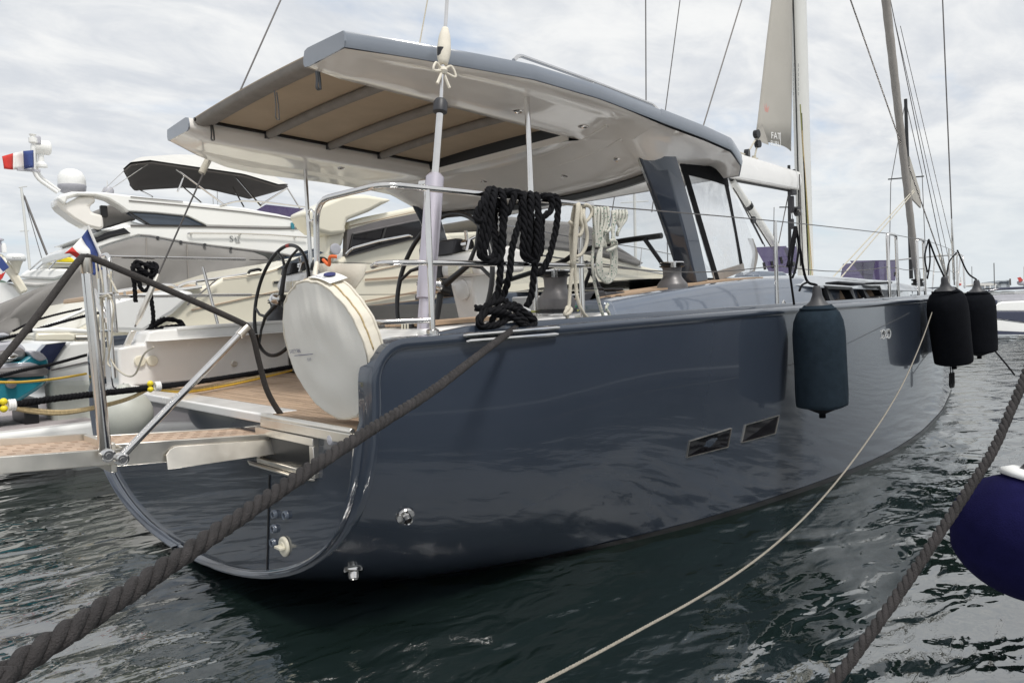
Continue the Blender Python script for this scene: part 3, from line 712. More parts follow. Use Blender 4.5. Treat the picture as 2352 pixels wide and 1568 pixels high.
# remote control and dome-lit push pad on the step
def small_cockpit():
    p = A(948, 760, s=1.95)
    mk('control_pad', *box(p, (.10, .09, .13)), M['darkplastic'], Y, bev=.012)
    for k in range(3): mk('pad_button', *box(p+[-.053, -.028+.028*k, .03], (.006, .014, .03)), M['cream'], Y, bev=.002)
small_cockpit()
# ------------------------------------------------------------------ hardtop
def hardtop():
    X = [.42, .75, 1.1, 1.5, 2.2, 3.0, 3.6, 4.05, 4.32, 4.45]
    HW = [1.50, 1.72, 1.90, 2.0, 2.0, 1.98, 1.98, 1.96, 1.90, 1.80]
    ZE = [3.40, 3.345, 3.30, 3.285, 3.27, 3.215, 3.17, 3.13, 3.03, 2.965]
    xs = np.concatenate([np.linspace(.42, 2.95, 24), np.linspace(3.0, 4.45, 22)])
    hw = np.interp(xs, X, HW); ze = np.interp(xs, X, ZE)
    kk = np.ones(3)/3
    sm = lambda v: np.concatenate([[v[0]], np.convolve(v, kk, 'valid'), [v[-1]]])
    zi = lambda x: 3.335-.042*(x-.42)
    top = lambda x, s, h, z: z + .035*(1-(s/h)**2)*min(1, (4.6-x)/.9) + .012
    HT = mk('hardtop', *grid([[(x, q*h, top(x, q*h, h, z)) for q in np.linspace(-1, 1, 31)] for x, h, z in zip(xs, hw, ze) if x >= 2.95]), M['topgrey'], Y, ang=60)
    def under(x, s, h, z):
        i = zi(x); m = (h+1.0)/2; a = abs(s); m2 = min(m+.22, h-.07); m1 = min(m+.15, h-.12)
        k_ = min(1, max(0, (x-.42)/.30)); k_ = k_*k_*(3-2*k_)
        flat = np.interp(a, [1.0, 1.06, 1.16, m1, m2, h-.05, h-.012], [i-.055, i-.058, i-.062, i-.055, i-.055, z-.10, z-.084])
        flat = flat*k_+(z-.088)*(1-k_)
        h0 = hd(s); t = min(1, max(0, (x-(h0-.75))/.75)); t = t*t*(3-2*t)
        low = 2.865 + max(0, x-h0)*.12
        e = min(1, max(0, (a-(m+.10))/(h-.05-m-.10))); e = e*e*(3-2*e)
        low = low*(1-e) + (z-.10)*e
        zz = flat*(1-t)+low*t
        f = min(1, max(0, (x-4.1)/.34))
        return zz*(1-f)+(z-.086)*f
    hd = lambda s: 3.80-.42*(s/1.6)**2
    # arms: top skin, fascia, underside, inner lip
    for sd in (1, -1):
        Gt, Gu, Gl = [], [], []
        for x, h, z in zip(xs, hw, ze):
            if x > 2.951: continue
            i = zi(x)
            tz = [top(x, s, h, z) for s in np.linspace(h, 1.06, 7)]
            Gt.append([(x, sd*h, z-.085)] + [(x, sd*(h+.012), z-.05), (x, sd*(h+.006), z)] + [(x, sd*s, t) for s, t in zip(np.linspace(h, 1.06, 7), tz)])
            sh = [(h, z-.085), (h-.012, z-.088), (h-.03, z-.082)]
            m = (h+1.0)/2
            ka = min(1, max(0, (x-.42)/.30)); ka = ka*ka*(3-2*ka)
            Gu.append([(x, sd*a, b) for a, b in [(q_, under(x, q_, h, z)) for q_ in (h-.012, h-.05, min(m+.22, h-.07), min(m+.15, h-.12), m, (m+1.1)/2, 1.16)] + [(1.06, (i-.052)*ka+(z-.088)*(1-ka)), (1.015, (i-.02)*ka+(z-.080)*(1-ka)), (1.0, (i+.015)*ka+(z-.06)*(1-ka)), (1.0, (i+.06)*ka+(z-.03)*(1-ka)), (1.02, i+.085), (1.06, tz[-1])]])
        mk('hardtop_arm', *grid(Gt), M['topgrey'], Y, ang=50)
        a, b = Gt[0], Gu[0]
        mk('hardtop_soffit', *grid(Gu), M['soffit'], Y, ang=50)
        # closed after end of the arm
        ring = Gt[0] + Gu[0][::-1]
        cx = .42
        face = [p for p in Gt[0]] + [p for p in Gu[0][::-1][1:-1]]
        mk('arm_end', *prism(face, (-.012, 0, 0)), M['topgrey'], Y, smooth=False)
    # forward soffit sweeping down to the windscreen head
    hd = lambda s: 3.80-.42*(s/1.6)**2
    G = []
    for x in np.linspace(2.95, 4.44, 34):
        h = np.interp(x, xs, hw); z = np.interp(x, xs, ze)
        G.append([(x, q*(h-.012), under(x, q*(h-.012), h, z)) for q in np.linspace(-1, 1, 49)])
    mk('hardtop_soffit', *grid(G), M['soffit'], Y, ang=60)
    # fascia of the forward part
    for sd in (1, -1):
        mk('hardtop_fascia', *grid([[(x, sd*(h-.012), z-.085), (x, sd*h, z-.085), (x, sd*(h+.012), z-.05), (x, sd*(h+.006), z+.004), (x, sd*h, z+.022)] for x, h, z in zip(xs, hw, ze) if x >= 2.949]), M['topgrey'], Y, ang=50)
    h, z = hw[-1], ze[-1]
    mk('hardtop_nose', *grid([[(4.44, s, z-.086), (4.47, s, z-.05), (4.462, s, z-.0), (4.44, s, top(4.45, s, h, z))] for s in np.linspace(-h, h, 21)]), M['topgrey'], Y, ang=50)
    # front lip of the sunroof opening
    i = zi(2.95)
    mk('opening_lip', *grid([[(2.955, s, i-.055), (2.95, s, i+.02), (2.955, s, i+.16)] for s in np.linspace(-1.0, 1.0, 9)]), M['soffit'], Y)
    # mouldings and down-lights in the underside
    for sd in (1, -1):
        Lx = [(x, sd*(1.30), zi(x)-.062) for x in np.linspace(.9, 2.8, 8)]
        pass
    for off in (.16, .40):
        P = []
        for s in np.linspace(-1.55, 1.60, 25):
            h0 = hd(s); x = h0-.75+.75*off; t = off*off*(3-2*off)
            P.append((x, s, (zi(2.95)-.055)*(1-t)+2.865*t))
        mk('soffit_moulding', *tube(P, .011, 6), M['soffit'], Y)
    for px, py, pl in ((1190, 251, dict(s=1.35)), (1340, 293, dict(s=1.4)), (783, 379, dict(s=-1.3)), (934, 407, dict(s=-1.35)), (1420, 350, dict(x=3.2)), (1298, 396, dict(x=3.45)), (1112, 421, dict(x=3.3))):
        p = A(px, py, **pl)
        # drop the lamp onto the underside surface above or below
        if 'x' in pl:
            h0 = hd(p[1]); t = min(1, max(0, (p[0]-(h0-.75))/.75)); t = t*t*(3-2*t); p[2] = (zi(2.95)-.055)*(1-t)+2.865*t
        else: p[2] = zi(p[0])-.058
        mk('downlight', *lathe([(.044, .012), (.046, -.004), (.036, -.010), (.030, -.004), (.001, -.002)], p, (0.15 if 'x' in pl else 0, 0, 1), 20), M['steel'], Y)
    # soft sunroof: fabric sagging between battens in the opening
    G = []
    for x in np.linspace(.46, 2.93, 36):
        row = []
        for s in np.linspace(-.985, .985, 19):
            q = 1-(s/.985)**2
            row.append((x, s, zi(x)+.082+.018*q-.006*q*abs(math.sin((x-.42)/.62*math.pi))))
        G.append(row)
    mk('sunroof_fabric', *slab(G, .008), M['tan'], Y, ang=60)
    mk('sunroof_valance', *slab([[(x, s, zi(.42)+.085+.018*(1-(s/1.0)**2)-.008+dz) for s in np.linspace(-1.0, 1.0, 25)] for x, dz in ((.46, .008), (.465, -.03), (.485, -.048), (.53, -.055), (.60, -.045), (.64, -.02))], .012), M['greyfab'], Y, ang=60)
    for k, x in enumerate((1.10, 1.72, 2.30)):
        P = [(x, s, zi(x)+.045+.02*(1-(s/1.0)**2)) for s in np.linspace(-.93, .99, 21)]
        b = mk('sunroof_batten', *tube(P, .038, 10), M['greyfab'], Y)
        mk('batten_slide', *boxm(x-.02, x+.02, -1.0, -.94, zi(x)+.02, zi(x)+.085), M['darkplastic'], b)
    P = [(2.90, s, zi(2.9)+.06+.02*(1-(s/1.0)**2)) for s in np.linspace(-.98, .98, 15)]
    mk('sunroof_seal', *grid([[(2.945, s, zi(2.9)+.0) for s in np.linspace(-1, 1, 15)], [(2.93, s, zi(2.9)+.09+.02*(1-s*s)) for s in np.linspace(-1, 1, 15)]]), M['black'], Y)
    for sd in (1, -1):
        mk('sunroof_track', *tube([(.45, sd*.985, zi(.45)+.072), (2.93, sd*.985, zi(2.93)+.072)], .016, 6), M['black'], Y)
    # pull straps
    def strap(p, L, w, loop=True):
        p = arr(p)
        P = [p, p+[.004, 0, -L*.5], p+[.0, .0, -L*.92], p+[.012, .012, -L], p+[.022, .0, -L*.92], p+[.020, 0, -L*.5], p+[.012, 0, -.01]]
        Q = spl(P, .012); n = np.array([0, 1.0, 0])
        mk('pull_strap', *slab([Q-n*w/2, Q+n*w/2], .003), M['black'], Y)
    strap(A(726, 152, s=.98), .155, .032); strap(A(631, 208, x=.40), .20, .012); strap(A(484, 285, s=-.95), .14, .028)
    # two stainless posts and the grab rail on top
    for px, s, zb in (((701, 388), -1.63, 1.62), ((1210, 222), 1.63, 1.66)):
        p = A(*px, s=s)
        mk('hardtop_post', *J(tube([(p[0]+.02, s, zb), (p[0], s, zi(p[0])-.055)], .021, 12), lathe([(.045, 0), (.045, .012), (.022, .02)], (p[0]+.02, s, zb-.01), (0, 0, 1), 18)), M['steel'], Y)
    pts = [A(1180, 139, s=1.72), A(1192, 127, s=1.70), A(1360, 187, s=1.70), A(1500, 241, s=1.72), A(1514, 257, s=1.76)]
    g = mk('roof_grab_rail', *bent(pts, .014, 10, .05), M['steel'], Y)
    a, b = A(1362, 189, s=1.70), A(1358, 206, s=1.72)
    mk('rail_post', *tube([a, b], .009, 8), M['steel'], g)
hardtop()
def windscreen():
    hd = lambda s: 3.80-.42*(s/1.6)**2
    # heavy dark corner pillar, two facets
    for sd in (1, -1):
        k = sd
        o = [A(1446, 305, s=1.62), A(1508, 300, s=1.72), A(1552, 350, s=1.74)]
        b = [A(1572, 648, s=1.66), A(1600, 652, s=1.80), A(1628, 645, s=1.80)]
        top = [o[0], o[1], o[2], o[2]+[0, -.10, 0], o[0]+[.04, -.06, 0]]
        bot = [b[0], b[1], b[2], b[2]+[0, -.12, 0], b[0]+[.04, -.08, 0]]
        secs = []
        for t in np.linspace(0, 1, 9):
            secs.append([(1-t)*u+t*v + np.array([.03*math.sin(t*math.pi), 0, 0]) for u, v in zip(top, bot)])
        secs = [[(p[0], k*p[1], p[2]) for p in s_] for s_ in secs]
        mk('hardtop_pillar', *loft(secs), M['hull'], Y, bev=.015)
    # black head rail under the soffit and the lower sill frame
    P = [(hd(s)+.0, s, 2.862-.02) for s in np.linspace(-1.62, 1.6, 31)]
    mk('windscreen_head', *grid([[p+np.array(q) for q in ((0, 0, .03), (-.015, 0, .01), (-.01, 0, -.04), (.02, 0, -.045))] for p in arr(P)]), M['black'], Y)
    base = lambda s: (4.72-.30*(s/1.6)**2, s, 2.02)
    G = []
    for s in np.linspace(-1.60, 1.45, 25):
        a = arr((hd(s), s, 2.83)); b = arr(base(s)); G.append([a+(b-a)*t for t in np.linspace(0, 1, 8)])
    mk('windscreen_sheet', *grid(G), M['vinyl2'], Y)
    # low black rail of the folded spray frame and its struts
    r = [A(1130, 655, x=4.1), A(1280, 606, x=4.1), A(1330, 578, x=4.15), A(1414, 556, x=4.2), A(1520, 541, x=4.25)]
    sd_ = mk('screen_rail', *tube(r, .03, 8, smooth=.1), M['black'], Y)
    for a, b in (((1480, 548), (1535, 625)), ((1345, 600), (1392, 690)), ((1368, 590), (1330, 690))):
        mk('rail_strut', *tube([A(*a, x=4.2), A(*b, x=4.3)], .022, 8), M['darkplastic'], sd_)
    # clear side curtain with black borders
    T = [A(1552, 352, s=1.66), A(1666, 392, s=1.62)]; Bm = [A(1640, 648, s=1.74), A(1708, 622, s=1.60)]
    G = [[(1-u)*((1-t)*T[0]+t*T[1]) + u*((1-t)*Bm[0]+t*Bm[1]) + np.array([0, .05*math.sin(u*math.pi)*math.sin(t*math.pi), 0]) for t in np.linspace(0, 1, 10)] for u in np.linspace(0, 1, 14)]
    G = arr(G); c = mk('side_curtain', *grid(G), M['vinyl'], Y)
    off = np.array([0, .006, 0])
    mk('curtain_border', *slab(G[:, 8:]+off, .004), M['blackfab'], c); mk('curtain_border', *slab(G[:3, :]+off*1.6, .004), M['blackfab'], c); mk('curtain_border', *slab(G[:, :1].repeat(2, 1)+off*2+np.array([[[0, 0, 0], [.09, 0, 0]]]), .004), M['blackfab'], c)
    mk('curtain_skirt', *slab(G[12:, :]+off*2.4, .006), M['greyfab'], c)
    # front lower clear corner with grey edging
    Q = [A(1666, 392, s=1.60), A(1718, 520, s=1.50), A(1736, 570, s=1.45), A(1732, 620, s=1.45), A(1708, 632, s=1.55)]
    mk('curtain_corner', Q, [(0, 1, 2, 3, 4)], M['vinyl'], c, smooth=False)
    E_ = spl([A(1728, 548, s=1.46), A(1739, 585, s=1.44), A(1732, 625, s=1.45)], .03)
    mk('curtain_edging', *slab([E_+[-.10, 0, 0], E_], .01), M['greyfab'], c)
windscreen()
# ------------------------------------------------------------------ coachroof
def coach():
    X = [2.08, 2.2, 2.75, 3.7, 4.3, 5.1, 6.5, 8.2, 9.6, 11.0, 12.2]
    S = [2.20, 2.20, 2.20, 2.20, 2.19, 2.16, 2.06, 1.85, 1.55, 1.15, .7]
    Z = [1.735, 1.75, 1.80, 1.87, 1.905, 1.915, 1.915, 1.90, 1.87, 1.80, 1.70]
    # side coaming mouldings (grey, glossy) with a raked face, both sides, running forward as the cabin side
    for sd in (1, -1):
        secs = []
        for x in np.linspace(2.08, 12.2, 46):
            s, z = np.interp(x, X, S), np.interp(x, X, Z); zb = sheer(x)-.06
            top = [(s-.0, zb), (s-.035, zb+(z-zb)*.55), (s-.062, z-.022), (s-.078, z-.006), (s-.10, z), (s-.62*(1 if x < 4.6 else 1), z+.012), (max(0, s-.66), zb)]
            secs.append([(x, sd*a, b) for a, b in top])
        mk('coachroof_side', *loft(secs), M['deckgrey'], Y, ang=50)
        # small end face proud of the moulding
        mk('coaming_end', *prism([(2.0, sd*2.20, 1.58), (2.0, sd*2.13, 1.745), (2.0, sd*1.62, 1.75), (2.0, sd*1.62, 1.58)], (.11, 0, 0)), M['deckgrey'], Y, bev=.03, seg=3)
    G = []
    for x in np.linspace(4.7, 12.2, 24):
        s, z = np.interp(x, X, S)-.55, np.interp(x, X, Z); G.append([(x, q*s, z+.02+.06*(1-q*q)) for q in np.linspace(-1, 1, 13)])
    mk('coachroof_top', *grid(G), M['white'], Y)
    # teak on top of the coaming: planks fore and aft
    for sd in (1, -1):
        for i in range(6):
            a0 = 1.60+i*.062; pts0 = []
            xs = np.linspace(2.16+i*.05, 4.55, 10)
            V = [[(x, sd*a0, np.interp(x, X, Z)+.014), (x, sd*(a0+.056), np.interp(x, X, Z)+.014)] for x in xs]
            mk('teak_plank', *slab(V, -.012 if sd > 0 else .012), M['teakx'], Y, smooth=False)
    # deck-grey eyebrow over the opening ports, its bright reflection painted into the colour
    lo = [(1783, 651), (1880, 661), (1960, 664), (2040, 667), (2090, 669), (2142, 669)]; hi = [(2142, 663), (2060, 648), (1960, 638), (1870, 632), (1800, 633), (1783, 641)]
    sl = lambda px: float(np.interp(px, [1783, 1900, 2000, 2142], [2.10, 2.17, 2.12, 2.0]))
    near = [A(*p, s=sl(p[0])) for p in lo] + [A(*p, s=sl(p[0])-.06) for p in hi]
    mk('port_eyebrow', *prism(near, (0, -1.1, .03)), M['deckgrey_sheen'], Y, bev=.014, seg=3)
    # two opening ports
    for quad in (((1888, 656), (1951, 660), (1962, 692), (1903, 697)), ((1972, 657), (2015, 656), (2026, 683), (1987, 689))):
        s0 = 2.165 if quad[0][0] < 1950 else 2.095
        Qd = arr([A(*p, s=s0+(.02 if i > 1 else -.04)) for i, p in enumerate(quad)]); c = Qd.mean(0)
        n = np.array([0, .03, 0])
        inner = c+(Qd-c)*np.array([.76, 1, .66])
        f = mk('opening_port', *grid([list(Qd)+[Qd[0]], list(Qd+n)+[Qd[0]+n], list(inner+n)+[inner[0]+n], list(inner-n*2)+[inner[0]-n*2]]), M['black'], Y, smooth=False)
        mk('port_lining', *grid([list(inner-n*2)+[inner[0]-n*2], list(c+(inner-c)*.8-n*6)+[(c+(inner-c)*.8-n*6)[0]]]), M['cushion'], f, smooth=False)
        mk('port_interior', c+(inner-c)*1.02-n*5, [(0, 1, 2, 3)], M['black'], f, smooth=False)
        lid = [Qd[0]+n+[0, .0, .012], Qd[1]+n+[0, 0, .012], Qd[1]+[.05, .15, .02], Qd[0]+[.05, .15, .02]]
        mk('port_lid', *prism(lid, (0, 0, .02)), M['darkplastic'], f, bev=.006)
        k = Qd[3]+(Qd[2]-Qd[3])*.25+n*1.2; k2 = Qd[3]+(Qd[2]-Qd[3])*.75+n*1.2
        mk('port_latch', *J(lathe([(.014, 0), (.014, .02)], k, (0, 1, 0), 10), lathe([(.014, 0), (.014, .02)], k2, (0, 1, 0), 10)), M['steel'], f)
    # tinted hatches standing open
    for quad, s, nm in ((((1734, 568), (1804, 565), (1828, 628), (1768, 628)), .15, 0), (((1800, 570), (1846, 563), (1838, 606), (1822, 628)), -.35, 1), (((1936, 606), (2008, 600), (2002, 643), (1930, 640)), .1, 2), (((1952, 599), (2059, 597), (2055, 645), (1990, 645)), -.4, 3)):
        Qd = arr([A(*p, s=s) for p in quad]); h = mk('deck_hatch', *prism(Qd, (0, .012, 0)), M['purple'], Y, smooth=False)
        if nm in (0, 3):
            p = Qd[1]*.35+Qd[2]*.65; mk('hatch_latch', *J(lathe([(.035, -.02), (.035, .03)], p, (0, 1, 0), 12), tube([p, p+[-.08, .02, -.05]], .012, 6)), M['black'], h)
    for px, py in ((1772, 600), (1793, 590), (1754, 603)):
        p = A(px, py, s=.18); mk('hatch_fitting', *tube([p, p+[.02, .01, -.10]], .02, 8), M['black'], Y)
    # sliding-roof end piece and small deck hardware
    a = A(1748, 640, s=1.55); mk('deck_locker_lip', *prism([A(1745, 632, s=1.6), A(1752, 622, s=1.6), A(1800, 624, s=1.6), A(1816, 636, s=1.6), A(1816, 642, s=1.6), A(1745, 641, s=1.6)], (0, -.3, 0)), M['deckgrey'], Y, bev=.012)
    p = A(1800, 706, s=2.27); mk('pad_eye', *J(box(p+[0, 0, .0], (.13, .03, .012)), tube([p+[-.025, 0, 0], p+[-.025, 0, .04], p+[0, 0, .06], p+[.025, 0, .04], p+[.025, 0, 0]], .008, 8)), M['steel'], Y)
    p = A(1528, 741, s=2.26) if False else A(1536+0, 739, s=2.27)
    p = A(1322, 1, z=2) if False else A(1345, 742, s=2.22)
    mk('pad_eye', *tube([p+[-.04, 0, -.02], p+[-.035, 0, .03], p+[0, 0, .05], p+[.035, 0, .03], p+[.04, 0, -.02]], .009, 8), M['steel'], Y)
    # jammers with the control lines
    for i, (px, py) in enumerate(((1350, 690), (1368, 688), (1398, 690), (1416, 690))):
        p = A(px, py, s=1.80-.0*i)
        j = mk('rope_clutch', *prism([p+[-.11, -.03, -.07], p+[-.12, -.03, .0], p+[-.06, -.03, .06], p+[.07, -.03, .07], p+[.12, -.03, .02], p+[.12, -.03, -.07]], (0, .06, 0)), M['darkplastic'], Y, bev=.012)
        mk('clutch_lever', *box(p+[.0, .0, .085], (.15, .03, .018)), M['black'], j, bev=.006)
    g = [A(1309, 708, s=1.9), A(1335, 700, s=1.85), A(1362, 690, s=1.84)]
    mk('control_line', *tube(g, .009, 8, smooth=.03), M['green'], Y)
    g = [A(1120, 712, s=1.80), A(1148, 705, s=1.86), A(1230, 716, s=1.9), A(1320, 714, s=1.9), A(1365, 701, s=1.86), A(1381, 694, s=1.85)]
    mk('control_line', *tube(g, .008, 8, smooth=.03), M['lime'], Y)
    # far coaming seen across: dark window line and wood trim
    mk('far_cabin_window', *prism([A(1445, 676, s=-1.3), A(1450, 655, s=-1.3), A(1540, 652, s=-1.3), A(1540, 668, s=-1.3)], (0, -.02, 0)), M['black'], Y, smooth=False)
    mk('wood_trim', *prism([A(1252, 688, s=-1.2), A(1252, 679, s=-1.2), A(1378, 671, s=-1.2), A(1376, 680, s=-1.2)], (0, -.03, 0)), M['cushion'], Y, smooth=False)
coach()
# ------------------------------------------------------------------ mast, boom, sail, rigging
def rig():
    b, t = arr((9.62, 0, 1.9)), A(1829, -300, s=0)
    b = A(1851, 640, s=0); t = b+(A(1836, 100, s=0)-b)*4.2
    sec = lambda c, k: [(c[0]+.165*k*math.cos(a), .11*k*math.sin(a)+c[1], c[2]) for a in np.linspace(0, 2*math.pi, 28, endpoint=False)]
    m = mk('mast', *loft([sec(b, 1), sec(b+(t-b)*.3, 1), sec(t, .85)]), M['mast'], Y, ang=60)
    d = (t-b)/np.linalg.norm(t-b)
    mk('mast_groove', *tube([b+d*.2+[-.17, .0, 0], t+[-.155, 0, 0]], .010, 6), M['black'], m)
    # specks of small maker's lettering on the mast are only dashes of print
    for off, px in ((.02, 1823), (.035, 1834)):
        for i in range(7):
            p = A(px, 150+i*11, s=.088); mk('mast_print', *box(p, (.014, .002, .05)), M['greytext'], m)
    # boom
    q0, q1 = A(1824, 397, s=0), A(1824, 438, s=0); e0, e1 = A(1680, 354, s=0), A(1672, 410, s=0)
    dx = (e0-q0); far = 1.55
    sb = lambda u, l: [(u[0], .10, u[2]), (u[0], .13, (u[2]+l[2])/2), (l[0], .10, l[2]), (l[0], -.10, l[2]), (u[0], -.13, (u[2]+l[2])/2), (u[0], -.10, u[2])]
    bo = mk('boom', *loft([sb(q0, q1), sb(q0+dx*far, q1+(e1-q1)*far)]), M['white'], Y, bev=.02)
    mk('boom_track', *tube([q1+[-.1, 0, -.012], q1+(e1-q1)*1.5+[0, 0, -.012]], .02, 6), M['black'], bo)
    p = A(1818, 437, s=0.02); mk('gooseneck', *J(box(p+[.02, 0, -.02], (.16, .08, .10)), box(p+[.1, 0, .2], (.04, .04, .26))), M['darkplastic'], bo, bev=.01)
    p = A(1818, 470, s=-.02); mk('furler_drive', *J(box(p, (.07, .07, .26)), box(p+[0, 0, -.3], (.05, .06, .16))), M['darkplastic'], m, bev=.012)
    p = A(1818, 488, s=-.1); mk('mast_sheave', *J(lathe([(.075, -.03), (.075, .03), (.05, .034), (.001, .034)], p+[-.05, .12, 0], (0, 1, 0), 20)), M['black'], m)
    mk('sheave_cap', *lathe([(.03, .0), (.03, .05), (.001, .052)], p+[-.05, .14, 0], (0, 1, 0), 16), M['steel'], m)
    # vang
    mk('boom_vang', *J(tube([A(1681, 417, s=0), A(1722, 478, s=0)], .052, 14), tube([A(1714, 466, s=0), A(1783, 570, s=0)], .062, 14)), M['mast'], Y)
    mk('vang_collar', *tube([A(1716, 469, s=0), A(1721, 477, s=0)], .068, 14), M['black'], Y)
    for a, c in (((1684, 432), (1740, 520)), ((1690, 440), (1752, 560)), ((1735, 510), (1770, 566)), ((1728, 508), (1757, 566))):
        mk('vang_line', *tube([A(*a, s=.05), A(*c, s=.06)], .008, 6), M['black'], Y)
    p = A(1730, 505, s=.06); mk('vang_block', *lathe([(.05, -.02), (.05, .02)], p, (0, 1, 0), 14), M['black'], Y)
    # in-mast furled mainsail, only its after part out
    Lh = [(1775, 0), (1763, 100), (1752, 200), (1743, 280), (1737, 322)]; Rr = [(1823, 0), (1822, 100), (1822, 200), (1821, 280), (1820, 347)]
    up = [(1811, -320), (1795, -160)]; ur = [(1826, -320), (1825, -160)]
    G = []
    for (a, c) in zip(up+Lh, ur+Rr):
        p, q = A(*a, s=0), A(*c, s=0); G.append([p+(q-p)*u + np.array([0, .10*math.sin(u*math.pi)-.02, 0]) for u in np.linspace(0, 1, 12)])
    G = np.stack([spl(arr(G)[:, j], .12)[:60] for j in range(12)], 1) if False else arr(G)
    sl_ = mk('mainsail', *slab(G, .006), M['sail'], Y, ang=180)
    # clew patch, lettering and mark
    def onsail(px, py): return A(px, py, s=.11)
    mk('clew_patch', *prism([A(1739, 300, s=.045), A(1750, 285, s=.075), A(1762, 318, s=.10), A(1765, 333, s=.10), A(1740, 324, s=.05)], (0, .004, 0)), M['sail'], sl_, smooth=False)
    xd = A(1800, 320, s=.11)-A(1770, 316, s=.11); 
    txt('sail_lettering', 'FAT', A(1771, 318, s=.19), xd, (0, 0, 1), .135, M['whitetext'], sl_, squeeze=1.25)
    txt('sail_lettering', 'FURL', A(1770, 333, s=.19), xd, (0, 0, 1), .09, M['whitetext'], sl_, squeeze=1.35)
    mk('sail_logo_frame', *bent([A(1770, 333, s=.19), A(1793, 337, s=.19), A(1792, 304, s=.19)], .004, 4, .02), M['whitetext'], sl_)
    mk('sail_crown_mark', [A(*p, s=.17) for p in ((1757, 256), (1754, 236), (1758, 249), (1760, 236), (1762, 249), (1767, 243), (1764, 259))], [(0, 1, 2), (0, 2, 3), (0, 3, 4), (0, 4, 5, 6)], M['pink'], sl_, smooth=False, recalc=False)
    p = A(1738, 308, s=.04); mk('clew_block', *J(lathe([(.06, -.03), (.06, .03)], p, (0, 1, 0), 16), lathe([(.055, -.03), (.055, .03)], p+[.03, 0, -.14], (0, 1, 0), 16)), M['black'], sl_)
    for a, c in (((1737, 318), (1717, 352)), ((1742, 322), (1732, 366)), ((1688, 346), (1714, 356))):
        mk('outhaul_line', *tube([A(*a, s=.03), A(*c, s=.03)], .012, 6), M['creamrope'], Y)
    p = A(1716, 354, s=.03); mk('boom_block', *lathe([(.07, -.03), (.07, .03)], p, (0.3, 1, 0), 16), M['black'], Y)
    p = A(1732, 368, s=.03); mk('boom_fairlead', *lathe([(.05, -.03), (.06, .02), (.03, .03), (.03, .06)], p, (0, 0, 1), 14), M['creamrope'], Y)
    # halyards beside the mast
    for a, c, mm in (((1838, 240), (1862, 640), 'lime'), ((1841, 260), (1858, 640), 'blackrope'), ((1842, 300), (1866, 640), 'tanrope'), ((1836, 400), (1846, 640), 'wire')):
        mk('halyard', *tube([A(*a, s=.25), A(*c, s=.18)], .009, 6), M[mm], Y)
    # stays
    def stay(name, a, c, r, m_='wire', sa=0, sc_=0):
        p, q = A(*a, s=sa), A(*c, s=sc_); return mk(name, *tube([p, q], r, 6), M[m_], Y)
    F0, F1 = A(2192, 655, s=0), A(2165, 0, s=0); mk('forestay', *tube([F0, F0+(F1-F0)*1.6], .014, 8), M['wire'], Y)
    mk('forestay_turnbuckle', *J(tube([F0+(F1-F0)*.02, F0+(F1-F0)*.16], .03, 10), tube([F0+(F1-F0)*.16, F0+(F1-F0)*.24], [.03, .016], 8)), M['steel'], Y)
    j0, j1 = A(2108, 652, s=0), A(2034, -5, s=0); dj = j1-j0
    P = [j0+dj*t for t in np.linspace(0.0, 1.5, 60)]; rr = [.035+.028*min(1, i/4)+.016*min(1, i/45)+.003*math.sin(i*2.1) for i in range(60)]
    fj = mk('furled_jib', *tube(P, rr, 14), M['sailcover'], Y, ang=180)
    mk('furling_drum', *lathe([(.05, -.06), (.12, -.05), (.12, .02), (.09, .03), (.09, .06), (.12, .07), (.12, .1), (.05, .11)], j0, (0, 0, 1), 20), M['black'], fj)
    mk('furled_leech', *tube([j0+dj*t+np.array([.10, .02*math.sin(t*40), 0]) for t in np.linspace(.02, .62, 30)], .018, 6), M['black'], fj)
    for a, c, r in (((1950, -10), (2160, 590), .012), ((2045, 0), (2172, 620), .008), ((2058, 60), (2180, 600), .006), ((2068, 60), (2185, 560), .006)):
        stay('stay', a, c, r)
    p, q = A(2158, 585, s=.0), A(2176, 640, s=0); mk('stay_fitting', *tube([p, q], .035, 8), M['brushed'], Y)
    # shrouds and lines that run up out of view behind the hardtop
    for a, c, r in (((1483, 0), (1484, 262), .008), ((1562, 0), (1522, 300), .007), ((1704, 0), (1612, 300), .010)):
        p, q = A(*a, s=-.4), A(*c, s=-.4); mk('topping_line', *tube([q+(q-p)*.6, p+(p-q)*.6], r, 6), M['wire'], Y)
    p, q = A(982, 0, s=-.2), A(963, 105, s=-.2); mk('topping_line', *tube([q+(q-p)*.2, p+(p-q)*.6], .007, 6), M['creamrope'], Y)
    mk('topping_line', *tube([A(1812, 440, s=-.1), A(1788, 560, s=-.1)], .008, 6), M['wire'], Y)
    # white lazy sheet from the clew of the furled jib to the deck
    for a, c in (((2098, 437), (1910, 640)), ((2100, 440), (1925, 645))):
        mk('jib_sheet', *tube([A(*a, s=.0), A(*c, s=.9)], .010, 6), M['creamrope'], Y)
    p = A(2092, 425, s=0); q = A(2112, 470, s=0); mk('clew_board', *prism([A(2086, 360, s=-.12), A(2110, 440, s=-.12), A(2112, 478, s=-.12), A(2090, 455, s=-.12)], (0, .03, 0)), M['sail'], fj)
    # split backstay, port leg with turnbuckle up through the hardtop
    a, c = A(290, 795, s=-2.05), A(645, 0, s=-1.9); d = c-a
    mk('backstay', *tube([a+d*.05, a+d*1.7], .0085, 8), M['wire'], Y)
    mk('backstay_turnbuckle', *J(tube([a+d*.055, a+d*.075, a+d*.17, a+d*.19], [.012, .026, .026, .012], 12), box(a+d*.02, (.05, .05, .16), [(1, 0, 0), (0, 1, 0), d/np.linalg.norm(d)])), M['brushed'], Y, bev=.005)
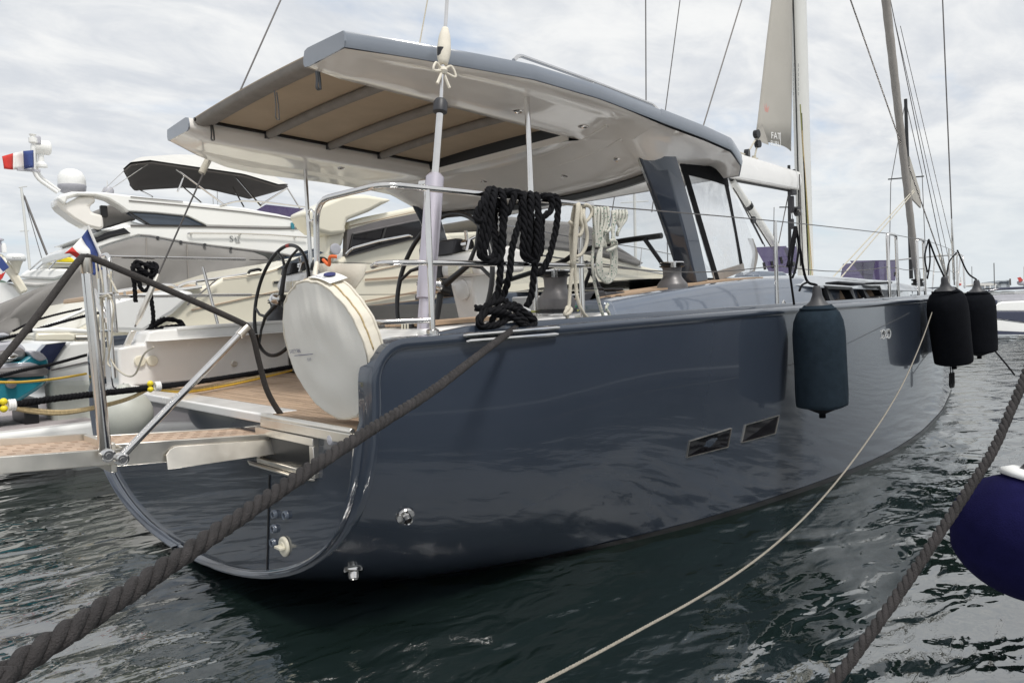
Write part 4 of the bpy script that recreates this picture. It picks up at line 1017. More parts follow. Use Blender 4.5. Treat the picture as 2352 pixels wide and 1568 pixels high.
    u, v = A(463, 398, s=-2.0), A(481, 362, s=-2.0); mk('backstay_cover', *tube([u, v], .034, 10), M['creamrope'], Y)
    # starboard leg: hydraulic cylinder
    a, c = A(972, 760, s=2.13), A(1011, 250, s=2.05); d = c-a
    f = lambda px, py: (lambda t: a+d*t)(np.clip((760-py)/510, 0, 1.6))
    h = mk('backstay_cylinder', *J(tube([f(0, 720), f(0, 690), f(0, 688), f(0, 590)], [.030, .034, .052, .052], 20), tube([f(0, 590), f(0, 412)], .052, 20), tube([f(0, 412), f(0, 404)], [.052, .035], 20)), M['alu'], Y)
    mk('cylinder_foot', *J(tube([f(0, 765), f(0, 690)], .036, 14)), M['alu'], h)
    mk('cylinder_valve', *lathe([(.028, 0), (.03, .05), (.02, .06)], f(0, 424)+[-.01, -.045, 0], (-.2, -1, 0), 14), M['steel'], h)
    mk('cylinder_rod', *tube([f(0, 412), f(0, 262)], .021, 14), M['steel'], h)
    mk('rod_joint', *tube([f(0, 262), f(0, 258), f(0, 236), f(0, 228)], [.026, .042, .042, .03], 14), M['darkplastic'], h)
    c2 = A(1027, -5, s=1.98); e = f(0, 232); g = c2-e
    mk('backstay', *tube([e, e+g*2.2], .011, 8), M['steel'], Y)
    mk('backstay_cover', *tube([e+g*.35, e+g*.38, e+g*.53, e+g*.62, e+g*.66, e+g*.70], [.022, .034, .042, .036, .028, .018], 12, smooth=.03), M['canvas'], Y, ang=180)
    mk('stay_strap', *tube([e+g*.38, e+g*.44+[-.02, 0, 0], e+g*.5+[-.03, .01, 0]], .022, 8), M['darkplastic'], Y)
    bw = e+g*.29
    bows = [tube([bw, bw+[-.06, .02, .03], bw+[-.09, .03, -.02], bw], .007, 6, smooth=.01), tube([bw, bw+[.05, .02, .03], bw+[.07, .03, -.03], bw], .007, 6, smooth=.01), tube([bw, bw+[.03, .02, -.10]], .009, 6), tube([bw, bw+[-.06, .02, -.09]], .009, 6), lathe([(.02, -.02), (.03, 0), (.02, .02)], bw, (0, 0, 1), 10)]
    mk('tied_bow', *J(*bows), M['canvas'], Y)
rig()
# ------------------------------------------------------------------ guardrails
def rails():
    r = .0165
    S0 = 2.37
    zt, zm = 2.342, 1.962
    for sd in (1, -1):
        k = sd
        top = [(.05, k*1.70, zm+.0), (.05, k*1.72, zt), (.06, k*S0, zt), (1.62, k*(S0+.01), zt)]
        if sd < 0: top = [(-.06, k*2.16, zm-.3), (-.06, k*2.16, zm+.02), (-.05, k*2.18, zt-.42+.0), (1.2, k*2.30, zt-.36)] if False else [(.02, k*1.95, 1.62), (.0, k*1.95, zt), (.02, k*S0, zt), (1.45, k*S0, zt)]
        p = mk('pushpit', *bent(top, r, 12, .14), M['steel'], Y)
        mid = [(.18, k*2.06, zm), (.07, k*2.30, zm), (.40, k*S0, zm), (1.62, k*(S0+.01), zm)] if sd > 0 else [(.02, k*2.0, zm), (.03, k*S0, zm), (1.5, k*S0, zm)]
        mk('mid_rail', *bent(mid, r*.92, 12, .12), M['steel'], p)
        if sd < 0: mk('rail_post', *tube([A(500, 743, s=-2.30), A(466, 613, s=-2.37)], r, 12), M['steel'], p)
        for x in ((.325, 1.505) if sd > 0 else ()):
            b0 = sheer(x)+.02
            mk('rail_post', *J(tube([(x+(.0), k*(S0+.0), b0), (x, k*S0, zt)], r, 12), lathe([(.034, -.01), (.034, .012), (.02, .02)], (x, k*S0, b0), (0, 0, 1), 16)), M['steel'], p)
        if sd > 0:
            mk('lower_rail', *bent([(.05, 1.80, 1.665), (.05, 2.22, 1.665), (.325, S0, 1.665)], r*.9, 10, .08), M['steel'], p)
            mk('rail_ring', *J(tube([(.05+.0, 1.68, 2.27+.03*math.cos(t)) if False else (.05, 1.66+.032*math.sin(t), 2.27+.032*math.cos(t)) for t in np.linspace(0, 2*math.pi, 16, endpoint=False)], .006, 6, closed=True)), M['steel'], p)
    # stanchions: single ones, then gate pairs near the bow
    def post(px, py0, py1, s, gate=None):
        a = A(px, py0, s=s); b = a.copy(); b[2] = a[2]+.76
        return mk('stanchion', *J(tube([a, b], [.018, .013], 12), lathe([(.028, -.01), (.028, .015), (.02, .02)], a, (0, 0, 1), 14)), M['steel'], Y), b
    _, t1 = post(1785, 712, 505, 2.36)
    tops = [t1]
    for (a, b, s) in (((2044, 694), (2064, 693), 2.24), ((2111, 688), (2126, 686), 2.06)):
        p, q = A(*a, s=s), A(*b, s=s-.03); h = np.array([.03, -.03, .78])
        p2, q2 = p+h, q+h
        if a[0] < 2100: q2 = q2+np.array([-.14, .02, 0])*.0
        mk('gate_stanchion', *bent([p, p2, q2, q], .018, 10, .06), M['steel'], Y); tops += [p2, q2]
    bx = [A(2181, 670, s=.9), A(2199, 668, s=.35)]
    for q in bx:
        u = q+[0, 0, .80]; mk('stanchion', *tube([q, u], .016, 10), M['steel'], Y); tops.append(u)
    # pulpit at the stem
    P0, P1 = arr((16.2, .42, 1.86)), arr((16.75, .05, 1.88))
    mk('pulpit', *J(bent([(14.9, .78, 1.80), (15.0, .72, 2.45), (16.5, .26, 2.55), (16.5, -.26, 2.55), (15.0, -.72, 2.45), (14.9, -.78, 1.80)], .017, 10, .12), bent([(16.3, .25, 1.85), (16.5, .26, 2.55)], .016, 10), bent([(16.3, -.25, 1.85), (16.5, -.26, 2.55)], .016, 10)), M['steel'], Y)
    # lifelines
    st = arr((1.62, 2.38, zt)); sm_ = arr((1.62, 2.38, zm))
    L = [st]+tops
    mk('lifeline', *tube(spl(L, .6), .0045, 6), M['wire'], Y)
    lo = lambda p: p-[0, 0, .38]
    Ls = [sm_] + [lo(p) for p in tops]
    P = []
    for a, b in zip(Ls[:-1], Ls[1:]):
        n = 8
        for i in range(n): t = i/n; P.append(a+(b-a)*t-np.array([0, 0, .05*math.sin(t*math.pi)*min(1, np.linalg.norm(b-a)/2.5)]))
    mk('lifeline', *tube(P+[Ls[-1]], .0042, 6), M['wire'], Y)
    # port lifelines and stanchions seen past the helm
    for z in (zt, zm): mk('lifeline', *tube([(1.5, -2.37, z), (4.2, -2.38, z-.02), (7.5, -2.2, z+.02)], .0042, 6, smooth=.5), M['wire'], Y)
    mk('stanchion', *tube([(4.2, -2.38, 1.64), (4.2, -2.38, 2.36)], .014, 8), M['steel'], Y)
    # cable tie and short line on the far lifeline
    p = A(1033, 560, s=-2.2) if False else A(946, 700, s=-2.36)
    # canvas dodger panel between the rails, behind the lifebuoy
    Q = [A(728, 600, s=1.92), A(775, 586, s=2.0), A(836, 590, s=2.24), A(833, 640, s=2.26), A(826, 660, s=2.24), A(800, 640, s=2.16), A(760, 628, s=2.02)]
    a, b, c_, d_ = A(722, 605, x=.07), A(838, 606, x=.12), A(822, 662, x=.10), A(730, 640, x=.07)
    mk('rail_canvas', *slab([[(1-t)*a+t*b+[.02*math.sin(t*9), 0, 0] for t in np.linspace(0, 1, 12)], [(1-t)*(a+d_)/2+t*(b+c_)/2+[.03*math.sin(t*8+1), 0, 0] for t in np.linspace(0, 1, 12)], [(1-t)*d_+t*c_+[.02*math.sin(t*9+2), 0, 0] for t in np.linspace(0, 1, 12)]], .006), M['canvas'], Y, ang=180)
    p = A(759, 605, x=.02); mk('orange_cord', *tube([p+[0, -.05, .01], p+[-.03, -.02, .02], p+[-.02, .02, -.01], p+[-.03, .05, .03], p+[0, .07, .03]], .009, 8, smooth=.01), M['orange'], Y)
    # self-coloured fittings at the port quarter: cleat
    p = A(357, 772, s=-2.14); p[2] = 1.535
    mk('cleat', *J(bent([p+[-.16, 0, .0], p+[-.10, 0, .045], p+[.10, 0, .045], p+[.16, 0, .0]], .014, 8, .05), tube([p+[-.05, 0, -.05], p+[-.05, 0, .04]], .014, 8), tube([p+[.05, 0, -.05], p+[.05, 0, .04]], .014, 8)), M['steel'], Y)
    p = A(1165, 742, s=2.33); p[2] = 1.64
    mk('cleat', *J(bent([p+[-.18, 0, .05], p+[-.10, 0, .075], p+[.10, 0, .075], p+[.18, 0, .05]], .016, 8, .05), tube([p+[-.06, 0, -.05], p+[-.06, 0, .07]], .015, 8), tube([p+[.06, 0, -.05], p+[.06, 0, .07]], .015, 8)), M['steel'], Y)
    # shackles hanging under the bow roller
    a = A(2186, 850, s=2.45)
    for dx in (-.045, .045):
        mk('snap_shackle', *J(tube([a+[dx, 0, .12], a+[dx, 0, -.03]], .006, 6), bent([a+[dx-.02, 0, -.03], a+[dx-.028, 0, -.18], a+[dx+.0, 0, -.22], a+[dx+.028, 0, -.18], a+[dx+.02, 0, -.03]], .013, 8, .03)), M['black'], Y)
rails()
# ------------------------------------------------------------------ gangway
def onplane(px, py, c, n):
    D = A(px, py, d=1)-CAM; t = ((c-CAM)@n)/(D@n); return CAM+D*t
def gangway():
    g = root('gangway', 'stainless gangway with perforated teak tread and grey rope handrail at the stern', 'gangway', (-.6, 1.1, 1.0))
    zt = lambda x: 1.008-.078*x
    # inner section: two side plates and five teak boards
    s0, s1 = .87, 1.305
    def side(s, t, x0, x1, up, dn, name='side_plate', m='brushed', n=2):
        xs = np.linspace(x0, x1, n); V = [(x, s, zt(x)+up) for x in xs]+[(x, s, zt(x)-dn) for x in xs[::-1]]
        return mk(name, *prism(V, (0, t, 0)), M[m], g, bev=.004)
    side(s1-.02, .02, -.95, .10, .012, .105); side(s0, .02, -.95, .10, .012, .10)
    mk('end_beam', *prism([(-.955, s0-.02, zt(-.95)+.02), (-.955, s1+.03, zt(-.95)+.02), (-.955, s1+.03, zt(-.95)-.13), (-.955, s0-.02, zt(-.95)-.13)], (.03, 0, 0)), M['brushed'], g, bev=.004)
    # light inner slide seen on the near side
    V = [(-.66, s1+.006, zt(-.66)-.035), (-.63, s1+.006, zt(-.63)-.02), (.06, s1+.006, zt(.06)-.02), (.06, s1+.035, zt(.06)-.095), (-.69, s1+.05, zt(-.69)-.135), (-.685, s1+.02, zt(-.685)-.06)]
    mk('slide_plate', *prism(V, (0, .010, 0)), M['brushed'], g, bev=.003)
    def boards(x0, x1, a, b, dz):
        w = (b-a)/5; holes = []
        for i in range(5):
            V = [(x0, a+i*w+.002, zt(x0)+dz), (x1, a+i*w+.002, zt(x1)+dz), (x1, a+(i+1)*w-.002, zt(x1)+dz), (x0, a+(i+1)*w-.002, zt(x0)+dz)]
            mk('tread_board', *prism(V, (0, 0, -.018)), M['gang'], g, smooth=False)
            n = int((x1-x0)/.075)
            for k in range(n):
                x = x0+.03+k*.075+(i % 2)*.035
                if x > x1-.04: continue
                holes.append(prism([(x, a+(i+.38)*w, zt(x)+dz+.0015), (x+.034, a+(i+.38)*w, zt(x+.034)+dz+.0015), (x+.034, a+(i+.62)*w, zt(x+.034)+dz+.0015), (x, a+(i+.62)*w, zt(x)+dz+.0015)], (0, 0, -.003)))
        mk('tread_slots', *J(*holes), mat_slot, g, smooth=False, kind='stuff')
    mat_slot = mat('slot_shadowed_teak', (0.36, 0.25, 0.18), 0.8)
    boards(-.93, .09, s0+.022, s1-.022, .004)
    # outer, wider section
    o0, o1 = .80, 1.36
    side(o1-.02, .024, -3.7, -.90, -.005, .085); side(o0, .02, -3.7, -.93, .02, .06)
    mk('outer_end_beam', *prism([(-.90, o0, zt(-.9)-.0), (-.90, o1, zt(-.9)-.0), (-.90, o1, zt(-.9)-.085), (-.90, o0, zt(-.9)-.085)], (-.012, 0, 0)), M['brushed'], g)
    boards(-3.68, -.93, o0+.024, o1-.024, -.018)
    # hand-rail posts with pivot bolts
    def bolt(p, r, ax=(0, 1, 0)):
        return mk('pivot_bolt', *J(lathe([(r, -.03), (r*1.05, .025), (r, .032), (r*.75, .034), (r*.7, .028), (r*.4, .028), (r*.35, .034), (.001, .034)], p, ax, 24)), M['steel'], g)
    b0, t0 = A(243, 1043, s=1.42), A(197, 606, s=1.42)
    p = mk('handrail_post', *tube([b0, b0+(t0-b0)*.96], [.030, .024], 16), M['steel'], g)
    mk('post_cap', *tube([b0+(t0-b0)*.95, b0+(t0-b0)*.955, b0+(t0-b0)*1.03], [.025, .028, .028], 16), M['brushed'], p)
    bolt(b0+[0, .02, 0], .032)
    b1, t1 = A(275, 1052, s=1.44), A(566, 752, s=1.44); d = t1-b1
    p2 = mk('handrail_post', *tube([b1, b1+d*.94], .019, 16), M['steel'], g)
    mk('post_cap', *tube([b1+d*.93, b1+d*.935, b1+d*1.01], [.02, .024, .024], 16), M['brushed'], p2)
    bolt(b1+[0, .02, 0], .030)
    # rope handrail
    P = [A(-60, 905, s=1.56), A(0, 832, s=1.53), A(90, 720, s=1.48), A(180, 600, s=1.44), A(197, 592, s=1.42), A(215, 594, s=1.42), A(330, 642, s=1.43), A(450, 694, s=1.44), A(556, 742, s=1.44), A(570, 752, s=1.44), A(582, 775, s=1.44), A(596, 835, s=1.40), A(615, 900, s=1.36), A(648, 955, s=1.33), A(690, 1000, s=1.30)]
    mk('rope_handrail', *tube(P, .0165, 12, smooth=.02), M['braid'], g, ang=180)
    mk('rope_end_fitting', *tube([A(684, 996, s=1.31), A(716, 1006, s=1.31)], .012, 10), M['brushed'], g)
gangway()
# ------------------------------------------------------------------ lifebuoy in its canvas bag
def lifebuoy():
    n = arr((-1, .12, -.27)); n /= np.linalg.norm(n); C = A(745, 808, x=-.14)
    b = root('lifebuoy_bag', 'round lifebuoy in a cream canvas bag hung on the stern rail', 'lifebuoy', C)
    up = np.array([0, 0, 1.0]); up = up-n*(up@n); up /= np.linalg.norm(up); rt = np.cross(n, up); rt *= np.sign(rt[1])
    R, T = .350, .115; N = 96
    rs = np.random.RandomState(3); wr = lambda t, k: .0025*math.sin(t*11+k)+.0018*math.sin(t*23+1.3*k)+.0012*math.sin(t*37+2*k)
    def ringp(r, h, k, w=1.0): return [C - n*h + (rt*math.cos(t)*(r+w*wr(t, k))*.93 + up*math.sin(t)*(r+w*wr(t, k))*1.05) for t in np.linspace(0, 2*math.pi, N, endpoint=False)]
    face = [ringp(R*f, -.020*(1-f**4) + .006*math.sin(f*9), i*.5, f*f*.8) for i, f in enumerate(np.linspace(.02, .985, 16))]
    for i, rg in enumerate(face):
        f = i/15
        for j, t in enumerate(np.linspace(0, 2*math.pi, N, endpoint=False)):
            rg[j] = rg[j] - n*((.0042*math.sin(f*math.cos(t)*17+1.2*math.sin(f*math.sin(t)*3))+.0026*math.sin(f*math.cos(t)*39+2*f*math.sin(t)))*max(0, .25+f*math.sin(t))**1.3*(1-.3*f) + .0035*math.sin(f*math.cos(t)*6+f*math.sin(t)*5)*f)
    V, F = grid(face, closed=True); F = F+[tuple(range(N-1, -1, -1))]
    mk('bag_face', V, F, M['bagface'], b, ang=180)
    rim = [ringp(R*.985, .002, 7.5), ringp(R*1.005, .02, 2), ringp(R*1.012, .05, 2.5, 1.2), ringp(R*1.004, .08, 3, 1.2), ringp(R*1.01, .10, 3.5, 1.2), ringp(R*1.0, T, 3.7), ringp(R*.9, T+.015, 4), ringp(R*.02, T+.02, 8, 0)]
    mk('bag_rim', *grid(rim, closed=True), M['canvas'], b, ang=180)
    mk('bag_piping', *tube(ringp(R*1.0, .008, 7.5), .0065, 6, closed=True), M['canvas'], b, ang=180)
    mk('bag_piping', *tube(ringp(R*1.012, .108, 3.6), .0075, 6, closed=True), M['canvas'], b, ang=180)
    mk('bag_piping', *tube(ringp(R*1.016, .045, 2.5, 1.2)[0:44], .0045, 6), M['tanrope'], b, ang=180)
    mk('hanging_strap', *tube([C+up*R*1.02-n*.06, C+up*R*1.10-n*.09+rt*-.03, A(728, 602, x=.06)], .012, 6, smooth=.02), M['canvas'], b)
    # print on the face
    def pf(px, py): return onplane(px, py, C+n*.016, n) + n*.012
    q = lambda a, b_: (pf(*a), pf(*b_)-pf(*a))
    o, xd = q((671, 810), (712, 806)); yv = np.cross(xd, n); yv *= np.sign(yv[2])
    txt('bag_lettering', 'SAFETY RIN', o, xd, yv, .030, M['navytext'], b, squeeze=.62)
    a, c = pf(681, 815), pf(723, 811); mk('bag_print_line', *tube([a, c], .0016, 5), M['navytext'], b)
    o, xd = q((711, 827), (730, 825)); txt('bag_lettering', 'OSCULATI', o, xd, yv, .021, M['navytext'], b, squeeze=.36)
    # white instruction label with a blue disc on top of the rim
    t = math.radians(77); e = rt*math.cos(t)+up*math.sin(t); tg = -rt*math.sin(t)+up*math.cos(t); tg *= np.sign(tg@rt)
    L0 = C - n*.02 + e*(R*1.03+.022)
    lab = [[L0+tg*u-n*v - e*(u*u*1.4) for v in (0, .05, .11)] for u in np.linspace(-.085, .085, 7)]
    mk('instruction_label', *slab(lab, .003), M['whitetext'], b, smooth=False)
    mk('label_disc', *lathe([(.030, 0), (.030, .003), (.001, .003)], L0+tg*.01-n*.062+e*.006, e, 20), M['navytext'], b)
    txt('label_lettering', 'INSTALLATION', L0-tg*.075-n*.014+e*.004-e*.004, tg, -n, .019, M['navytext'], b, squeeze=.8)
lifebuoy()
# ------------------------------------------------------------------ fenders on the yacht
def fender(name, label, top, bot, hw, s, m, grp, eye, line, d_off=0, sb=None):
    a, b = A(*top, s=s), A(*bot, s=(sb if sb is not None else s)); ax = b-a; L = np.linalg.norm(ax); ax /= L
    dep = (a-CAM)@CW; r = hw/FPX*dep
    f = root(name, label, 'fender', b, grp)
    rs = np.random.RandomState(int(top[0]))
    prof = [(r*.52, -.02), (r*.60, 0), (r*.80, .045), (r*.93, .11), (r*1.0, .20), (r*1.02, L*.35), (r*1.01, L*.6), (r*1.0, L*.85), (r*.985, L*.97), (r*.97, L), (r*.90, L+.006)]
    V, F = lathe(prof, a, ax, 40, capped=False)
    c = V - a; 
    V = V + np.array([[0, .004*math.sin(9*v[2]+v[0]*14), .006*math.sin(v[0]*23) if i >= 9*40 else 0] for i, v in enumerate(c)])
    mk('fender_sock', V, F, M[m], f, ang=180)
    mk('fender_end', *lathe([(r*.93, L-.05), (r*.86, L+.004), (r*.5, L+.035), (r*.24, L+.06), (r*.13, L+.07), (r*.13, L+.105), (.001, L+.11)], a, ax, 24), M['fenderblk'], f)
    mk('fender_neck', *lathe([(r*.62, .02), (r*.46, -.02), (r*.28, -.055), (r*.19, -.10), (r*.17, -.15), (r*.12, -.175), (.001, -.178)], a, ax, 24), M['fenderrub'], f)
    mk('fender_seam', *tube([a+ax*.012+np.array([math.cos(t), math.sin(t), 0])*r*.66 for t in np.linspace(0, 2*math.pi, 30, endpoint=False)], .010, 6, closed=True), M[m], f)
    P = [A(*p, s=s-.12 if i < len(line)-1 else s) for i, p in enumerate(line)]; P[-1] = a-ax*.18
    mk('fender_line', *tube(P, .011, 8, smooth=.03), M['blackrope'], f)
    for ex in eye:
        mk('fender_line', *tube([A(*p, s=s-.10) for p in ex], .009, 6, smooth=.02), M['blackrope'], f, ang=180)
    return f
G_ = 'fenders hung along the yacht topside'
fender('fender', 'blue-grey cylindrical fender hanging amidships below the single stanchion', (1878, 706), (1888, 930), 57, 2.76, 'fender', G_,
       [[(1827, 525), (1818, 570), (1808, 612)], [(1829, 530), (1822, 575), (1815, 625)], [(1827, 522), (1835, 560), (1828, 615), (1820, 638)], [(1855, 648), (1842, 655), (1836, 668)], [(1826, 520), (1819, 555), (1812, 600), (1824, 700)]], [(1828, 520), (1838, 575), (1852, 642), (1862, 668)])
fender('fender', 'dark blue-grey fender hanging near the bow beside the black one', (2172, 668), (2190, 828), 42, 2.52, 'fenderblk', G_,
       [[(2132, 552), (2124, 590), (2130, 625)], [(2134, 552), (2136, 600), (2130, 640)]], [(2133, 550), (2150, 595), (2166, 640)])
fender('fender', 'black fender hanging furthest forward at the bow', (2244, 672), (2249, 806), 37, 2.36, 'fenderblk', G_,
       [[(2197, 580), (2180, 602), (2175, 630)]], [(2199, 575), (2222, 625), (2240, 655)])
def white_ball():
    c = A(288, 952, x=-.40); r = .185
    w = root('ball_fender', 'weathered white ball fender against the transom behind the gangway', 'fender', c-[0, 0, r])
    mk('ball', *lathe([(r*math.sin(t)*(1 if t < 2.4 else 1), -r*math.cos(t)) for t in np.linspace(.02, math.pi-.02, 20)], c, (0, 0, 1), 32), M['whitefend'], w, ang=180)
    mk('ball_neck', *lathe([(.06, r*.95), (.045, r*1.1), (.03, r*1.2)], c, (0, 0, 1), 16), M['whitefend'], w)
    mk('ball_line', *tube([c+[0, 0, r*1.2], A(262, 890, x=-.2), A(256, 866, x=-.05)], .006, 6, smooth=.05), M['blackrope'], w)
white_ball()
def navy_ball():
    c = A(2374, 1226, d=2.25); r = .222
    ax = CR*.22+arr((0, 0, 1.0)); ax /= np.linalg.norm(ax)
    w = root('ball_fender', 'large navy blue sock-covered buoy fender with white collar beside the mooring rope', 'fender', c-[0, 0, r*.9])
    prof = [(max(.001, r*math.sin(t))*(1.0), -r*.80*math.cos(t)-(.02 if t < 1.2 else 0)) for t in np.linspace(.02, 2.62, 24)]
    mk('buoy_sock', *lathe(prof+[(r*.52, r*.735)], c, ax, 48), M['navyfend'], w, ang=180)
    mk('white_collar', *lathe([(r*.53, r*.72), (r*.52, r*.79), (r*.40, r*.845), (r*.30, r*.83)], c, ax, 32), M['whitetext'], w, ang=180)
    mk('buoy_neck', *lathe([(r*.34, r*.78), (r*.26, r*.92), (r*.20, r*1.1), (r*.15, r*1.3), (r*.12, r*1.5)], c, ax, 24), M['fenderrub'], w, ang=180)
    mk('buoy_line', *rope([c+ax*r*1.45, c+ax*r*2.2+CR*.15, c+ax*r*3+CR*.8], .014), M['greyrope'], w, ang=180)
navy_ball()
# ------------------------------------------------------------------ ropes
def rope_px(pts, d0, d1, R, m, name, label, cat='rope', pitch=None, laid=True, tail=None, fuzz=0.0, group=None):
    P = arr(pts); L = np.concatenate([[0], np.cumsum(np.linalg.norm(np.diff(P, axis=0), axis=1))]); u = L/L[-1]
    Q = [A(*p, d=1/((1-t)/d0+t/d1)) for p, t in zip(P, u)]
    if tail: Q += [arr(t_) for t_ in tail]
    g = rope(Q, R, pitch, n=8, fuzz=fuzz) if laid else tube(Q, R, 10, smooth=.04)
    return tag(mk(name, *g, M[m], ang=180), label, cat, group)
cl = A(1192, 746, s=2.33); d_c = (cl-CAM)@CW
rope_px([(1197, 744), (1170, 763), (1120, 800), (1000, 892), (880, 968), (760, 1045), (660, 1113), (560, 1180), (460, 1248), (380, 1302), (290, 1362), (200, 1422), (100, 1487), (0, 1552), (-120, 1630), (-300, 1752)], d_c, .83, .0185, 'greyrope', 'mooring_rope', 'thick weathered grey three-strand mooring rope running from the stern cleat across the foreground', 'mooring rope', pitch=.112, fuzz=.05, tail=[(-3.6, 4.9, .88)])
rope_px([(2420, 690), (2352, 868), (2320, 945), (2280, 1035), (2220, 1130), (2160, 1220), (2090, 1325), (2020, 1425), (1950, 1520), (1880, 1610), (1780, 1750), (1660, 1930)], 2.75, 1.535, .0145, 'greyrope', 'mooring_rope', 'grey laid mooring rope descending past the navy buoy fender', 'mooring rope', pitch=.085, tail=[(-3.6, 5.6, .87)])
rope_px([(2141, 716), (2118, 780), (2080, 868), (2040, 940), (1990, 1015), (1930, 1095), (1860, 1175), (1780, 1250), (1690, 1318), (1590, 1380), (1480, 1440), (1370, 1500), (1240, 1568), (1120, 1625), (900, 1730)], 9.0, 1.9, .0055, 'linegrey', 'bow_line', 'thin pale line sagging from the bow fairlead down across the water', 'rope', pitch=.05, tail=[(-3.6, 5.0, .86)])
rope_px([(2110, 790), (2060, 820), (1990, 865)], 10.2, 7.4, .004, 'blackrope', 'bow_line', 'thin black cord slanting across the dark bow topside', 'rope', laid=False) if False else None
rope_px([(2282, 802), (2310, 835), (2330, 860)], 11.5, 10.6, .012, 'blackrope', 'bow_line', 'short dark line running into the water beyond the black bow fender', 'rope', laid=False)
ZK = zoom(1700, 700, 500, 1265)
def coil(pts, s0, R, m, name, label, cat, group=None, step=.015, pitch=None, extra=()):
    g = []
    for pl in [pts]+list(extra):
        Q = [A(*ZK(p[0], p[1]), s=s0+p[2]) for p in pl]
        g.append(rope(Q, R, pitch, n=6, smooth=step))
    return tag(mk(name, *J(*g), M[m], ang=180), label, cat, group)
NEAR, FAR = .055, -.06
coil([(590, 560, FAR), (585, 330, FAR), (560, 150, -.02), (535, 100, .0), (510, 150, .05), (490, 300, .07), (475, 480, .07), (450, 640, .06), (445, 740, .05), (500, 790, .04), (570, 770, .03), (600, 700, .03), (590, 560, .02), (560, 420, .0), (545, 250, -.03), (560, 120, .0), (585, 110, .03), (570, 220, .08), (540, 420, .08), (510, 600, .08), (480, 720, .07), (520, 800, .06), (600, 810, .06), (650, 760, .06), (670, 600, .06), (665, 430, .05), (640, 250, -.05), (620, 140, -.03), (640, 120, .02), (670, 180, .06), (685, 330, .06), (670, 500, .06), (655, 640, .05), (640, 740, .05), (620, 800, .03)], 2.37, .0205, 'blackrope', 'rope_coil', 'black mooring rope coiled over the rail, hank nearest the steel cylinder', 'rope coil', 'black rope hanks on the rail',
     extra=[[(500, 160, .05), (450, 260, .06), (410, 350, .06), (420, 410, .07), (465, 400, .07), (500, 300, .06), (530, 180, .04)], [(520, 150, .05), (430, 320, .03), (400, 370, .03), (440, 400, .04), (480, 380, .04)], [(640, 140, .0), (700, 125, .02), (780, 140, .04), (760, 230, .05), (720, 330, .05), (690, 340, .04)], [(690, 120, .0), (790, 125, .03), (850, 160, .05), (860, 260, .05), (840, 400, .05), (800, 530, .05), (760, 680, .05), (745, 830, .05), (730, 950, .05), (700, 1080, .02), (660, 1170, .0), (600, 1240, .02)], [(640, 700, .04), (645, 850, .05), (640, 960, .05), (625, 1090, .03), (590, 1170, .02), (540, 1230, .02)]])
coil([(900, 600, FAR), (895, 350, FAR), (880, 180, -.02), (880, 145, .0), (870, 200, .06), (880, 400, .07), (870, 600, .07), (865, 720, .06), (900, 790, .05), (950, 760, .04), (960, 620, .04), (950, 400, .03), (930, 200, .02), (935, 145, .0), (950, 200, .06), (935, 420, .08), (930, 600, .08), (910, 720, .07), (940, 800, .06), (1000, 800, .06), (1020, 700, .06), (1030, 500, .06), (1020, 300, .05), (990, 170, .02), (1010, 180, .06), (1015, 350, .08), (1010, 550, .08), (1000, 700, .08), (985, 800, .06), (980, 900, .05), (965, 1030, .04), (950, 1150, .03), (905, 1260, .01)], 2.37, .0205, 'blackrope', 'rope_coil', 'black mooring rope coiled over the rail beside the cream rope hank', 'rope coil', 'black rope hanks on the rail',
     extra=[[(1040, 170, .0), (1100, 165, .04), (1150, 200, .05), (1150, 290, .05), (1100, 350, .05), (1060, 380, .04), (1050, 500, .03), (1050, 640, .03), (1030, 760, .03)], [(1080, 165, .0), (1180, 170, .03), (1215, 220, .05), (1210, 350, .05), (1190, 500, .05), (1160, 640, .05), (1120, 780, .05), (1060, 900, .03), (1010, 940, .02)], [(860, 150, .0), (850, 260, .05), (890, 420, .05), (900, 560, .05), (905, 700, .05)]])
# heap on the cleat
coil([(400, 1270, .06), (470, 1270, .06), (560, 1220, .06), (660, 1190, .04), (720, 1230, .02), (640, 1280, .04), (540, 1290, .07), (460, 1330, .08), (430, 1400, .08), (450, 1460, .07), (540, 1460, .07), (640, 1420, .06), (730, 1370, .04), (800, 1380, .03), (880, 1430, .05), (960, 1440, .07), (990, 1400, .06), (930, 1340, .06), (830, 1300, .06), (720, 1260, .07), (610, 1280, .08), (500, 1320, .09), (440, 1400, .1), (470, 1450, .1), (580, 1440, .1), (680, 1400, .09), (650, 1340, .08), (580, 1350, .08), (560, 1430, .07)], 2.34, .0195, 'blackrope', 'rope_heap', 'black rope heaped and made fast round the stern cleat', 'rope heap', None,
     extra=[[(700, 1240, .06), (790, 1240, .05), (860, 1290, .07), (930, 1360, .09), (985, 1420, .09), (950, 1450, .1), (880, 1440, .1), (800, 1380, .1), (700, 1320, .1), (600, 1300, .11), (520, 1310, .1)], [(560, 1420, .04), (480, 1470, .03), (400, 1480, .0), (300, 1500, -.05), (200, 1515, -.12), (100, 1530, -.2)], [(800, 1330, .08), (880, 1390, .10), (900, 1440, .1), (860, 1450, .1)]])
